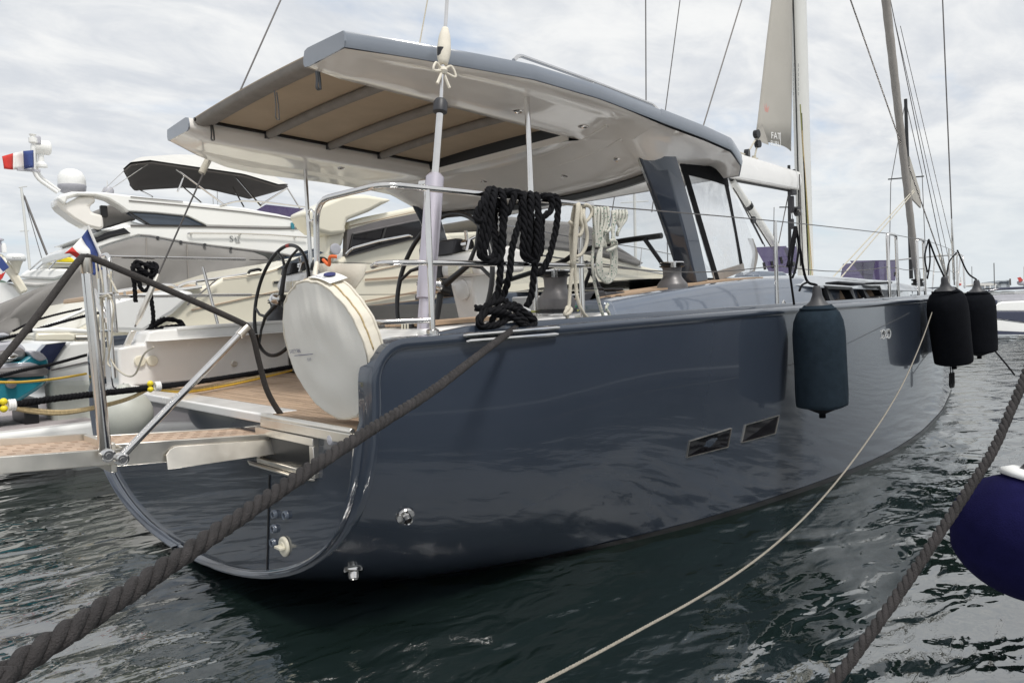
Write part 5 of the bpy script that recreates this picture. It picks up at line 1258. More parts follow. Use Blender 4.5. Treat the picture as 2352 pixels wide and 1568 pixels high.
# cream hank and green-flecked hank
ZM = zoom(2150, 700, 550, 1568)
def hank(name, label, m, R, paths, s0, grp=None):
    g = [tube([A(*ZM(p[0], p[1]), s=s0+(p[2] if len(p) > 2 else .03)) for p in pl], R, 8, smooth=.015) for pl in paths]
    return tag(mk(name, *J(*g), M[m], ang=180), label, 'rope coil', grp)
pc = []
for k in range(5):
    o = k*9
    pc.append([(225+o, 620, -.04), (245+o, 420, -.04), (270+o*.9, 300, -.02), (285+o*.7, 262, .0), (300+o*.5, 310, .03), (285+o*.4, 480, .04), (268+o*.5, 680, .04), (262+o*.3, 850, .04), (255+o*.2, 950, .03), (245, 980-o*.5, .0), (238, 900, -.03), (225+o*.6, 620, -.04)])
pc += [[(330, 290, .0), (345, 380, .03), (340, 460, .04), (360, 540, .04), (340, 610, .04), (305, 630, .03), (270, 560, .0)], [(350, 310, .0), (400, 285, .03), (450, 320, .04), (460, 380, .04), (420, 450, .04), (350, 490, .03), (250, 500, .0), (210, 470, -.02)], [(375, 320, .0), (370, 400, .04), (395, 520, .05), (410, 640, .05), (390, 760, .05), (340, 840, .04), (280, 865, .03)],
       [(250, 960, .02), (225, 1150, .02), (215, 1300, .02), (205, 1430, .03), (170, 1470, .05), (160, 1510, .05), (200, 1500, .06), (235, 1450, .04), (190, 1420, .02), (175, 1490, .05), (200, 1560, .05), (240, 1610, .06)], [(270, 950, .02), (285, 1200, .02), (300, 1320, .03), (340, 1440, .04), (400, 1530, .03), (480, 1565, .0), (560, 1570, -.02)]]
hank('rope_coil', 'cream braided rope hank looped over the end of the steel rail', 'creamrope', .0112, pc, 2.37)
pg = []
rs = np.random.RandomState(11)
for k in range(5):
    x = 480+k*36; o = rs.rand()*14
    pg.append([(x+20, 720, -.05), (x+8, 520, -.05), (x, 345, -.02), (x+12, 322, .02), (x+20, 345, .05), (x+14+o, 480, .06), (x*.5+265+k*4, 620+o, .06), (x*.55+250+k*6, 760, .06)])
for k in range(4):
    a = 525+k*12; b = 735-k*17
    pg.append([(610+k*14, 360, .03), (605+k*9, 500, .05), (585+k*4, 640, .06), (555+k*4, 760, .06), (a, 880, .06+k*.004), (a-4+k*3, 980, .06+k*.004), (a+22, 1085-k*8, .06), (640, 1150-k*17, .05), (b-25, 1080-k*9, .05), (b, 960, .05+k*.004), (b-2, 820, .06), (715-k*8, 700, .07), (690+k*4, 560, .05), (700+k*8, 440, .04), (690+k*12, 355, .02)])
for k in range(4):
    x = 735+k*35; pg.append([(x, 350, .0), (x+8, 380, .05), (x-2, 450, .05), (770-k*2, 540+k*6, .05), (742, 600+k*10, .05)])
pg += [[(655, 690, .09), (700, 680, .10), (730, 700, .10), (735, 740, .09), (700, 770, .10), (630, 800, .10)], [(600, 575, .08), (635, 585, .09), (660, 560, .09), (665, 540, .08)], [(480, 600, .02), (485, 700, .03), (468, 880, .03), (472, 1000, .03), (500, 1190, .02), (530, 1320, .02), (565, 1450, .02), (600, 1550, .02), (620, 1590, .03)], [(640, 1390, .0), (620, 1440, .02), (650, 1490, .02), (665, 1560, .02)]]
hank('rope_coil', 'white rope with green flecks hanked over the lifeline', 'fleck', .0105, pg, 2.375)
# port rail: black hank with its tail and flaked heap
ZP = zoom(350, 850, 900, 2352)
def port_hank():
    g = []
    def add(pl, R=.0215): g.append(rope([A(*ZP(p[0], p[1]), s=-2.37+p[2]) for p in pl], R, n=5, smooth=.03))
    add([(470, 860, .05), (460, 720, .05), (450, 600, .05), (440, 500, .04), (470, 460, .0), (500, 470, .05), (520, 560, .08), (510, 660, .08), (530, 730, .08), (580, 740, .07), (610, 680, .07), (630, 580, .06), (640, 500, .05), (610, 465, .0), (580, 480, .05), (570, 560, .08), (580, 600, .08), (540, 560, .08), (470, 560, .1), (440, 530, .1), (470, 500, .1), (560, 550, .12), (640, 590, .12), (680, 550, .1), (660, 480, .0), (640, 465, -.03)])
    add([(450, 480, .0), (480, 450, .02), (540, 470, .08), (600, 500, .1), (660, 530, .1), (690, 500, .05), (660, 465, .0)])
    add([(440, 560, .06), (450, 640, .06), (490, 640, .08), (510, 560, .09), (490, 480, .02)])
    add([(630, 600, .06), (625, 760, .06), (635, 880, .05), (650, 980, .05), (645, 1080, .03), (620, 1110, .02)])
    for k in range(4):
        o = k*16; add([(545+o, 1185-o*.4, .05), (620+o, 1130-o, .02), (720+o*.7, 1070-o*.8, -.05), (820, 1030-o*.4+k*10, -.08), (900+o*.6, 1060, -.06), (960-o*.5, 1100, .0), (880-o, 1110, .05), (760-o, 1130, .06), (660-o, 1175, .07), (570, 1195, .07)])
    tag(mk('rope_coil', *J(*g), M['blackrope'], ang=180), 'black rope hank on the port rail with its tail flaked on the coaming', 'rope coil')
port_hank()
# cord loops hanging at the port quarter
def cords():
    g = []; ZL = lambda x, y: (.15*x, 499.8+.15*y)
    for a in ([(1470, 690), (1500, 1000), (1540, 1220), (1530, 1500), (1480, 1900), (1500, 2180), (1560, 2250), (1600, 2050), (1570, 1500), (1560, 1250), (1620, 1200)], [(1520, 720), (1570, 1000), (1610, 1200), (1690, 1230), (1740, 1380), (1720, 1600), (1700, 1900), (1650, 2200), (1690, 2280)], [(1590, 800), (1640, 1100), (1680, 1230), (1580, 1250), (1530, 1220), (1650, 1180), (1700, 1230)], [(1700, 820), (1700, 1150), (1690, 1220)], [(1650, 860), (1800, 1150)], [(1560, 1230), (1600, 1480), (1640, 1800), (1680, 2100), (1780, 2300), (1950, 2420), (2080, 2380), (2200, 2100), (2350, 1980)]):
        P = [A(*ZL(*p), x=-.08-.01*i) for i, p in enumerate(a)]; g.append(tube(P, .008, 6, smooth=.03))
    tag(mk('cord_bundle', *J(*g), M['creamrope'], ang=180), 'tangle of pale cord loops lashed at the port quarter rail', 'cord')
cords()
def port_stuff():
    # steel davit foot at the port quarter
    t = root('boarding_ladder', 'steel boarding ladder tube folded against the port quarter', 'ladder', A(250, 850, x=-.1))
    for a, b, r in (((240, 600), (262, 868), .020), ((228, 640), (240, 868), .016), ((214, 668), (245, 735), .03)):
        mk('ladder_rail', *tube([A(*a, x=-.1), A(*b, x=-.1)], r, 12), M['steel'], t)
    for y in (676, 760): mk('ladder_rung', *tube([A(230, y, x=-.1), A(262, y-2, x=-.1)], .014, 8), M['steel'], t)
port_stuff()
# shore cable and lines on the port side
def lines():
    def ln(pts, d, R, m, name, label, laid=True, cat='rope'):
        Q = [A(*p, d=dd) for p, dd in zip(pts, d)]
        g = rope(Q, R, n=6, smooth=.03) if laid else tube(Q, R, 8, smooth=.05)
        return tag(mk(name, *g, M[m], ang=180), label, cat)
    Q = [A(-40, 938, d=4.1), A(0, 934, d=4.2), A(120, 916, d=4.45), A(240, 902, d=4.75), A(340, 891, d=5.15), A(450, 877, d=5.8), A(560, 860, d=6.4), A(670, 842, d=6.8)]
    sc = root('shore_cable', 'black rope-sheathed shore cable with yellow floats running to the stern deck', 'cable', Q[0])
    mk('cable', *rope(Q, .021, .07, n=6, smooth=.02), M['blackrope'], sc, ang=180)
    for px, py, d in ((342, 888, 5.1), (6, 931, 4.18)):
        p = A(px, py, d=d)
        for dz, ds in ((.024, 0), (-.016, .0)):
            mk('yellow_float', *lathe([(.003, -.021), (.013, -.018), (.019, -.008), (.019, .008), (.013, .018), (.003, .021)], p+[0, .03, dz], (0, 1, .3), 16), M['yball'], sc, ang=180)
        q = A(px+16, py-1, d=d); mk('white_lashing', *J(*[tube([q+np.array([.012*k, 0, 0])+np.array([0, math.cos(t), math.sin(t)])*.027 for t in np.linspace(0, 2*math.pi, 14, endpoint=False)], .007, 6, closed=True) for k in range(3)]), M['whitetext'], sc)
    for k, (dy, m) in enumerate(((4, 'tanrope'), (9, 'tanrope'))):
        P = [(8, 932), (70, 936+dy), (140, 942+dy*.8), (210, 934+dy*.5), (290, 915+dy*.3), (340, 894)]
        ln(P, [4.2, 4.35, 4.5, 4.7, 4.95, 5.15], .0115, m, 'mooring_line', 'tan hose line %s sagging between the yellow floats' % ('upper strand' if k == 0 else 'lower strand'), laid=False, cat='line')
        P = [(350, 893), (430, 890+dy), (520, 876+dy), (600, 860+dy*.8), (670, 845+dy*.5)]
        ln(P, [5.2, 5.7, 6.2, 6.55, 6.85], .0115, 'tanrope' if k == 0 else 'yellow', 'mooring_line', ('tan hose line' if k == 0 else 'yellow hose line')+' lying along the shore cable on the teak deck', laid=False, cat='line')
    ln([(-40, 876), (30, 878), (90, 874), (140, 868), (198, 858)], [7, 7.3, 7.7, 8.1, 8.5], .013, 'yellow', 'mooring_line', 'bright yellow line stretched in front of the jet ski', laid=False, cat='line')
    ln([(-40, 790), (0, 779), (55, 765), (125, 744), (205, 723), (290, 705), (400, 675), (470, 655)], [7.5, 7.7, 8, 8.4, 8.9, 9.4, 10, 10.4], .018, 'blackrope', 'mooring_rope', 'black mooring rope passing in front of the white boarding beam', cat='mooring rope')
    ln([(30, 760), (76, 738), (130, 722), (200, 706)], [9, 9.3, 9.6, 10], .015, 'blackrope', 'mooring_rope', 'thin black mooring rope below the grey cockpit cover', cat='mooring rope')
    ln([(-40, 870), (0, 863), (60, 848), (120, 836), (198, 815)], [6.6, 6.9, 7.3, 7.8, 8.4], .018, 'blackrope', 'mooring_rope', 'black mooring rope crossing the jet ski to the port quarter', cat='mooring rope')
lines()
# ------------------------------------------------------------------ ensign on its staff
def flags():
    def cloth(name, label, cols, P, th=.004, base=None):
        f = root(name, label, 'flag', base)
        return f
    a, b = A(203, 522, s=-3.0), A(276, 690, s=-3.0)
    f = root('ensign', 'blue, white and red ensign hanging from a slanted staff at the port quarter', 'flag', b)
    mk('flagstaff', *tube([a-(b-a)*.02, b], .014, 10), M['white'], f)
    # hanging cloth: columns from the hoist outwards (pixels, then folds in depth)
    C = [[(203, 524), (214, 545), (224, 575), (228, 610), (218, 632)], [(187, 545), (197, 562), (208, 575), (208, 605), (200, 626)], [(166, 567), (178, 580), (190, 590), (192, 600), (192, 622)], [(148, 583), (160, 582), (172, 590), (186, 600), (190, 624)]]
    Gs = []
    for i, col in enumerate(C): Gs.append([A(*p, s=-3.0-.06*math.sin(i*1.7+j*1.1)) for j, p in enumerate(col)])
    Gs = arr(Gs)
    def refine(G, n, m_):
        R_ = np.stack([np.stack([np.interp(np.linspace(0, 1, m_), np.linspace(0, 1, G.shape[1]), G[i, :, k]) for k in range(3)], 1) for i in range(G.shape[0])])
        return np.stack([np.stack([np.interp(np.linspace(0, 1, n), np.linspace(0, 1, R_.shape[0]), R_[:, j, k]) for k in range(3)], 1) for j in range(m_)], 1)
    H = refine(Gs, 13, 14)
    for k, m in enumerate(('fblue', 'fwhite', 'fred')):
        mk('flag_stripe', *slab(H[k*4:k*4+5], .004), M[m], f, ang=180)
    mk('flag_stripe', *slab([[A(*p, s=-3.0) for p in r] for r in (((186, 618), (197, 640), (200, 655)), ((197, 615), (203, 640), (202, 668)))], .004), M['fred'], f, ang=180)
    mk('flag_stripe', *slab([[A(*p, s=-3.02) for p in r] for r in (((208, 610), (208, 632)), ((222, 600), (236, 618)))], .004), M['fblue'], f)
flags()
# ------------------------------------------------------------------ boats alongside and beyond
def plate(name, pts, s, t, m, parent, bev=.0, ds=0.0, **k):
    """solid whose near side, at distance s to port, has the given outline and which is t thick"""
    P = [A(*p, s=s) for p in pts]
    return mk(name, *prism(P, (0, -t, 0)), M[m], parent, bev=bev, **k)
def flybridge_yacht():
    y = root('motor_yacht', 'white flybridge motor yacht with grey cockpit cover and dark bimini', 'motor yacht', A(350, 900, s=-11))
    s = -9.5
    plate('flybridge_side', [(131, 455), (140, 447), (165, 440), (235, 441), (330, 452), (420, 462), (500, 470), (560, 477), (640, 492), (690, 504), (720, 515), (720, 524), (600, 522), (476, 519), (430, 497), (360, 490), (294, 486), (275, 472), (250, 457), (220, 449), (180, 448), (156, 455), (150, 470)], s, .35, 'boatwhite', y, .03)
    plate('radar_arch', [(133, 452), (150, 468), (180, 452), (215, 449), (222, 462), (206, 474), (212, 488), (236, 493), (240, 520), (232, 528), (200, 520), (170, 503), (140, 480), (129, 465)], s-.1, .5, 'soffit', y, .06)
    plate('radar_arch', [(133, 452), (150, 468), (180, 452), (215, 449), (222, 462), (206, 474), (212, 488), (236, 493), (240, 520), (232, 528), (200, 520), (170, 503), (140, 480), (129, 465)], s-3.6, .4, 'soffit', y, .06)
    plate('seat_cover', [(238, 482), (250, 470), (275, 473), (312, 500), (312, 506), (290, 508), (240, 523)], s-.5, 1.2, 'cover', y, .08)
    plate('flybridge_window', [(296, 487), (360, 491), (430, 498), (474, 519), (346, 517)], s-.02, .2, 'blueglass', y)
    plate('coaming_lower', [(235, 528), (300, 507), (345, 518), (560, 524), (720, 526), (720, 534), (300, 535)], s-.12, 3.8, 'boatwhite', y, .04)
    sd = plate('deck_overhang', [(216, 553), (232, 545), (292, 517), (346, 518), (480, 520), (640, 524), (700, 522), (760, 524), (760, 600), (700, 594), (640, 583), (560, 574), (500, 567), (420, 557), (345, 543), (318, 541), (262, 558), (222, 572)], s, 4.2, 'boatwhite', y, .035)
    plate('overhang_window', [(214, 548), (250, 532), (285, 523), (299, 535), (255, 546), (216, 560)], s+.012, .1, 'darkglass', y)
    plate('overhang_window', [(208, 521), (222, 523), (234, 529), (224, 533)], s-.2, .4, 'darkglass', y)
    a, b = A(383, 552, s=s+.03), A(440, 548, s=s+.03)
    a, b, c = A(386, 548, s=s+.06), A(520, 548, s=s+.06), A(700, 563, s=s+.06)
    mk('handrail', *tube([A(431, 537, s=s+.03), A(436, 535, s=s+.07), A(552, 536, s=s+.07), A(620, 539, s=s+.07), A(705, 545, s=s+.07)], .016, 8), M['steel'], y)
    o = A(527, 555, s=s+.012); txt('boat_lettering', 'S', o, A(540, 555, s=s)-A(527, 555, s=s), (0, 0, 1), .17, M['greytext'], y, squeeze=1.15)
    o = A(539, 555, s=s+.012); txt('boat_lettering', '62', o, A(552, 555, s=s)-A(539, 555, s=s), (0, 0, 1), .15, M['greytext'], y, squeeze=.72)
    mk('lettering_rule', *tube([A(541, 557, s=s+.012), A(552, 557, s=s+.012)], .006, 4), M['greytext'], y)
    # cockpit cover: canvas hanging in folds
    top = [(150, 640), (200, 600), (245, 566), (318, 545), (345, 547), (420, 560), (500, 570), (575, 580), (604, 590), (624, 603)]
    bot = [(-60, 768), (40, 768), (120, 755), (200, 745), (260, 740), (360, 740), (430, 735), (480, 720), (520, 690), (560, 650)]
    top = [(-60, 722), (0, 696), (80, 662)]+top; bot = [(-60, 775), (0, 772), (40, 770)]+bot
    G = []
    for i, (u, v) in enumerate(zip(top, bot)):
        p, q = A(*u, s=s+.05), A(*v, s=s+.30)
        G.append([p+(q-p)*t+np.array([.05*math.sin(6*t+i*.8), .10*math.sin(i*1.9+t*4)*(.3+t), 0]) for t in np.linspace(0, 1, 10)])
    G = arr(G); G = np.stack([spl(G[:, j], .25)[:60] if False else np.stack([np.interp(np.linspace(0, len(G)-1, 64), range(len(G)), G[:, j, k]) for k in range(3)], 1) for j in range(10)], 1)
    cv = mk('cockpit_cover', *slab(G, .02), M['cover'], y, ang=180)
    for x in (564, 430):
        px0 = (343, 546) if x == 430 else (430, 562); 
    for u, v in (((336, 545), (338, 700)), ((429, 561), (437, 720))):
        mk('cover_seam', *tube([A(*u, s=s+.10), A(*v, s=s+.36)], .012, 5), M['greyfab'], cv)
    plate('cover_bulwark_glass', [(470, 705), (520, 668), (570, 632), (620, 604), (680, 582), (760, 560), (760, 592), (690, 612), (640, 632), (560, 672), (500, 705)], s+.02, .2, 'blueglass', y)
    plate('hull_side', [(-60, 770), (60, 752), (300, 720), (480, 700), (640, 625), (760, 590), (900, 570), (1100, 560), (1100, 860), (700, 930), (-60, 1060)], s-.05, 4.0, 'boatwhite', y, .08)
    # bimini
    near = [(283, 393), (300, 378), (345, 373), (400, 381), (470, 391), (560, 404), (640, 428)]; crown = [(288, 402), (330, 373), (420, 367), (480, 366), (560, 384), (610, 400), (655, 432)]; far = [(300, 424), (310, 436), (345, 433), (420, 429), (480, 433), (540, 447), (572, 455)]
    def row(L, s_): return np.stack([np.interp(np.linspace(0, 6, 40), range(7), [A(*p, s=s_)[k] for p in L]) for k in range(3)], 1)
    n_, c_, f_ = row(near, s-.3), row(crown, s-1.9), row(far, s-3.6)
    Gb = [n_*(1-t)*(1-2*t)+c_*4*t*(1-t)+f_*t*(2*t-1) for t in np.linspace(0, 1, 14)]
    Gb = np.stack(Gb, 1)
    bi = mk('bimini', *slab(Gb, .03), M['bimini'], y, ang=180)
    mk('bimini_top', *grid(Gb+np.array([0, 0, .045])), M['biminitop'], bi, ang=180)
    for u, v, su, sv in (((405, 389), (520, 474), -.4, -.2), ((528, 390), (600, 474), -1.9, -.4), ((423, 402), (408, 440), -.4, -.2), ((600, 470), (660, 432), -.3, -.4), ((660, 432), (690, 480), -.4, -.3), ((320, 436), (350, 452), -3.4, -2.0), ((414, 424), (462, 465), -3.2, -2.6), ((535, 430), (560, 475), -3.0, -2.0), ((300, 378), (232, 442), -.4, -.2), ((345, 373), (240, 444), -.4, -.2)):
        mk('bimini_pole', *tube([A(*u, s=s+su), A(*v, s=s+sv)], .018 if u[0] > 302 and u[0] != 345 else .007, 8), M['steel'], bi)
    mk('flybridge_rail', *bent([A(505, 473, s=s), A(545, 461, s=s), A(600, 463, s=s), A(720, 478, s=s)], .017, 8, .2), M['steel'], y)
    plate('flybridge_screen', [(590, 483), (612, 470), (720, 482), (720, 512), (640, 491)], s-.6, .06, 'purple', y)
    # instruments on the arch
    p = A(166, 436, s=s-1.5); r = 29/FPX*((p-CAM)@CW)
    d = mk('satellite_dome', *lathe([(r*.95, 0), (r, r*.3), (r, r*.75), (r*.95, r*1.05), (r*.78, r*1.38), (r*.42, r*1.6), (.001, r*1.66)], p, (0, 0, 1), 32), M['boatwhite'], y, ang=180)
    mk('dome_base', *lathe([(r*.6, -r*.3), (r*.75, -r*.25), (r*.96, -r*.05), (r*1.01, r*.28), (r*1.012, r*.33), (r*1.0, r*.36)], p, (0, 0, 1), 32), M['lgrey'], d)
    for k, sx in enumerate((s-.6, s-.95)):
        o = k*5
        mk('mast_tube', *bent([A(76+o*.6, 335, s=sx), A(77+o, 392-o, s=sx), A(88+o, 412-o, s=sx), A(132+o, 442-o*.6, s=sx)], .035, 10, .3), M['boatwhite'], y)
    p = A(76, 330, s=s-.6); mk('masthead_light', *J(lathe([(.03, -.15), (.03, 0), (.07, .02), (.07, .1), (.03, .12), (.06, .16), (.001, .18)], p, (0, 0, 1), 14)), M['boatwhite'], y)
    p = A(93, 346, s=s-.9); mk('thermal_camera', *J(lathe([(.10, -.14), (.13, -.1), (.13, .14), (.11, .16)], p+[0, 0, .06], (1, 0, 0), 18), lathe([(.10, -.30), (.10, -.26), (.05, -.2), (.05, 0)], p, (0, 0, 1), 14)), M['boatwhite'], y)
    p = A(82, 322, s=s-.8); mk('horn', *box(p, (.16, .10, .16)), M['lgrey'], y, bev=.03)
    mk('flag_bracket', *box(A(66, 391, s=s-.6), (.35, .08, .04)), M['lgrey'], y)
    # courtesy flag on that mast
    f = root('flag', 'blue, white and red flag flying from the radar mast of the motor yacht', 'flag', A(70, 392, s=s-.5))
    T = [(77, 345), (53, 347), (30, 352), (5, 359)]; Bt = [(78, 385), (55, 388), (30, 390), (9, 388)]
    for k, m in enumerate(('fblue', 'fwhite', 'fred')):
        G = [[A(T[k][0]+(T[k+1][0]-T[k][0])*u+(Bt[k][0]-T[k][0])*v*(1-u)+(Bt[k+1][0]-T[k+1][0])*v*u, (T[k][1]*(1-u)+T[k+1][1]*u)*(1-v)+(Bt[k][1]*(1-u)+Bt[k+1][1]*u)*v, s=s-.5+.10*math.sin((k+u)*2.6+v)) for v in np.linspace(0, 1, 6)] for u in np.linspace(0, 1, 6)]
        mk('flag_stripe', *slab(G, .006), M[m], f, ang=180)
    # small mast fittings and aerials on the coaming
    for px, y0, y1 in ((981, 0, 0),): pass
    for px, y0, y1 in ((247, 415, 442), (490, 448, 470), (500, 440, 470)): mk('aerial', *tube([A(px, y1, s=s-1), A(px-1, y0, s=s-1)], .008, 6), M['white'], y)
    mk('nav_light', *box(A(672, 519, s=s+.02), (.08, .03, .14)), M['teal'], y, bev=.01)
    # seams, frames and small fittings on the near side
    def seam(pts, r=.011, m='mgrey', off=.012, nm='panel_seam'):
        mk(nm, *tube([A(*p, s=s+off) for p in pts], r, 5), M[m], y)
    seam([(296, 461), (420, 472), (560, 487), (660, 501), (720, 516)]); seam([(300, 452), (420, 463)], .008)
    seam([(296, 487), (360, 491), (430, 498), (474, 519), (346, 517), (296, 487)], .014, 'blacktext', .02, 'window_frame')
    seam([(300, 518), (480, 521), (640, 525), (720, 524)], .016, 'mgrey')
    seam([(322, 541), (345, 543), (420, 557), (500, 567), (560, 574), (640, 583), (700, 594)], .014, 'mgrey')
    seam([(216, 553), (255, 540), (299, 535)], .010, 'blacktext', .03)
    for px, py in ((362, 546), (415, 556), (470, 562), (530, 571)): mk('cover_stud', *lathe([(.03, -.01), (.03, .02), (.001, .025)], A(px, py, s=s+.09), (0, 1, 0), 10), M['darkplastic'], y)
    for px, py in ((440, 536), (552, 538), (678, 545)): mk('rail_foot', *lathe([(.02, -.06), (.02, .02)], A(px, py, s=s+.05), (0, 1, 0), 8), M['steel'], y)
    mk('searchlight', *J(lathe([(.03, 0), (.03, .10), (.09, .12), (.10, .2), (.07, .26), (.001, .27)], A(250, 462, s=s-.6), (0, 0, 1), 14)), M['lgrey'], y)
    mk('deck_speaker', *box(A(238, 486, s=s-.3), (.12, .1, .22)), M['black'], y, bev=.02)
flybridge_yacht()
def cream_yacht():
    y = root('motor_yacht', 'cream sports cruiser with hardtop and dark side windows moored close to port', 'motor yacht', A(500, 900, s=-6.3))
    s = -4.5
    body = [(150, 770), (200, 742), (262, 686), (330, 672), (397, 664), (464, 657), (490, 648), (512, 636), (566, 630), (611, 621), (701, 591), (768, 604), (800, 584), (872, 562), (940, 548), (1010, 536), (1100, 531), (1180, 535), (1264, 566), (1380, 588), (1470, 609), (1540, 625), (1640, 650), (1640, 720), (1200, 740), (700, 775), (262, 800), (200, 805)]
    plate('superstructure', body, s-.05, 3.6, 'cream', y, .06, seg=3)
    # topsides below, white towards the stern
    plate('topside', [(157, 784), (198, 780), (300, 770), (700, 750), (1400, 700), (1400, 860), (700, 1020), (300, 1130), (200, 1130), (128, 1000), (112, 876), (112, 850), (135, 810)], s+.1, 4.0, 'boatwhite', y, .05, seg=3)
    plate('topside_lower', [(112, 877), (196, 874), (300, 868), (300, 990), (140, 1000), (124, 985)], s+.16, .3, 'whitefend', y, .05)
    plate('stern_recess', [(92, 806), (106, 791), (153, 785), (117, 838), (114, 850), (100, 842)], s+.13, .2, 'navyhull', y)
    plate('deck_band', [(262, 684), (397, 662), (464, 655), (464, 660), (400, 669), (330, 680), (262, 700)], s+.02, .06, 'boatwhite', y)
    # broad white shoulder of the quarter
    plate('quarter', [(236, 760), (250, 690), (300, 676), (420, 664), (452, 672), (400, 720), (330, 765)], s+.04, .3, 'boatwhite', y, .06)
    ln = [tube([A(*a, s=s+.03), A(*b, s=s+.03)], .010, 5) for a, b in (((500, 640), (430, 700)),)]
    mk('deck_line', *J(*ln), M['mgrey'], y)
    # side windows under the hardtop
    plate('side_window', [(811, 537), (884, 523), (872, 561), (800, 584)], s+.02, .10, 'darkglass', y)
    plate('side_window', [(889, 521), (1010, 497), (1010, 536), (940, 548), (876, 560)], s+.02, .10, 'darkglass', y)
    plate('window_surround', [(798, 528), (880, 505), (1010, 480), (1010, 540), (940, 552), (796, 590)], s-.02, .12, 'mgrey', y)
    plate('hardtop_side', [(799, 527), (800, 510), (838, 498), (945, 476), (1010, 466), (1060, 462), (1060, 494), (1010, 497), (945, 508), (811, 536)], s-.05, .5, 'cream', y, .06, seg=3)
    plate('hardtop_arch', [(697, 488), (736, 470), (790, 447), (842, 446), (905, 458), (880, 470), (850, 486), (800, 505), (795, 520), (798, 536), (760, 540), (734, 533), (716, 518)], s+.1, .5, 'cream', y, .07, seg=3)
    plate('arch_post', [(750, 532), (795, 530), (788, 560), (766, 603), (742, 612), (752, 575)], s-.02, .35, 'cream', y, .05)
    mk('loudspeaker', *lathe([(.085, -.01), (.085, .02), (.07, .026), (.03, .02), (.001, .024)], A(770, 572, s=s+.02), (0, 1, 0), 20), M['lgrey'], y)
    for px, py in ((800, 460), (820, 452)): mk('arch_light', *lathe([(.06, 0), (.05, -.02), (.001, -.02)], A(px-2, py+6, s=s-1.2), (0, 0, 1), 14), M['steel'], y)
    # quarter glass line
    plate('hull_glass', [(640, 616), (690, 590), (730, 575), (744, 580), (690, 606)], s+.0, .06, 'blueglass', y)
    mk('grab_rail', *bent([A(795, 584, s=s+.03), A(808, 570, s=s+.08), A(870, 553, s=s+.08), A(940, 540, s=s+.08), A(946, 543, s=s+.03)], .018, 8, .08), M['steel'], y)
    # covered windscreen forward
    plate('windscreen_cover', [(1100, 500), (1180, 497), (1264, 506), (1330, 510), (1361, 520), (1421, 564), (1479, 601), (1472, 610), (1400, 592), (1320, 578), (1264, 574), (1180, 575)], s-.02, 3.2, 'cover', y, .08)
    plate('foredeck_hatch_cover', [(1420, 575), (1480, 603), (1470, 610), (1417, 594)], s+.02, .2, 'cover', y, .03)
    plate('sheer_stripe', [(840, 640), (960, 632), (1100, 622), (1100, 626), (960, 637), (840, 645)], s+.0, .02, 'cushion', y)
    plate('sheer_stripe', [(840, 690), (960, 668), (1100, 648), (1100, 652), (960, 673), (840, 694)], s+.0, .02, 'cushion', y)
    # stern sunbed with rails
    plate('sun_cushion', [(262, 684), (264, 672), (330, 662), (380, 655), (396, 655), (420, 653), (458, 654), (458, 660), (397, 666)], s-.4, 2.6, 'cushion', y, .04)
    for P in ([(262, 684), (264, 670), (300, 664), (378, 654)], [(378, 654), (398, 655), (412, 668)], [(408, 660), (432, 648), (500, 640), (566, 629)]):
        mk('deck_rail', *bent([A(*p, s=s-.1) for p in P], .020, 8, .1), M['steel'], y)
    for a, b in (((285, 667), (288, 682)), ((449, 645), (453, 660))): mk('rail_post', *tube([A(*a, s=s-.1), A(*b, s=s-.1)], .017, 8), M['steel'], y)
    # bathing platform
    z = .60
    P = [A(-60, 985, s=-3.9), A(206, 956, s=-3.9)]
    x0, x1 = P[0][0], P[1][0]
    mk('bathing_platform', *boxm(x0-1.2, .6, -8.0, -3.9, .42, .60), M['boatwhite'], y, bev=.05, seg=3)
    for k in range(14):
        mk('platform_plank', *boxm(x0-1.1, .3, -4.12-.2*k-.19, -4.12-.2*k, .60, .622), M['deckteakgrey'], y, smooth=False)
    mk('platform_rubber', *boxm(x0-1.2, .6, -3.93, -3.885, .36, .40), M['black'], y)
    # white boarding beam laid along the stern
    plate('boarding_beam', [(76, 755), (130, 751), (210, 757), (210, 766), (130, 764), (78, 764)], -3.9, .25, 'boatwhite', y, .02)
    plate('boarding_beam', [(84, 765), (160, 764), (174, 769), (173, 784), (82, 783)], -3.85, .18, 'cream', y, .02)
    mk('beam_tube', *tube([A(172, 776, s=-3.9), A(212, 776, s=-3.9)], .04, 12), M['brushed'], y)
    for u, v in (((116, 747), (205, 707)), ((100, 752), (140, 738))): mk('stern_rail', *tube([A(*u, s=s), A(*v, s=s)], .02, 8), M['boatwhite'], y)
    def seam(pts, r=.010, m='mgrey', off=.0, nm='panel_seam'):
        mk(nm, *tube([A(*p, s=s+off) for p in pts], r, 5), M[m], y)
    seam([(262, 690), (397, 669), (464, 661)], .008); seam([(512, 640), (566, 634), (611, 626), (701, 598), (765, 610)], .007, 'cushion', -.04)
    seam([(811, 537), (945, 509), (1010, 498)], .014, 'mgrey', .03); seam([(802, 520), (945, 488), (1010, 478)], .007, 'cushion', -.03)
    seam([(811, 537), (800, 584), (872, 562), (940, 548)], .010, 'blacktext', .03, 'window_frame'); seam([(886, 522), (874, 562)], .022, 'blacktext', .03, 'window_frame')
    seam([(440, 712), (700, 655), (1010, 590), (1180, 575)], .008, 'cushion', -.035); seam([(118, 850), (196, 832), (300, 822)], .010, 'mgrey', .11)
    seam([(1100, 560), (1264, 590), (1420, 612), (1540, 632)], .018, 'steel', .05, 'toe_rail')
    for a, b in (((1180, 560), (1182, 520)), ((1330, 592), (1333, 548)), ((1470, 614), (1474, 570)), ((1560, 632), (1564, 590))): seam([a, b], .012, 'steel', .05, 'stanchion')
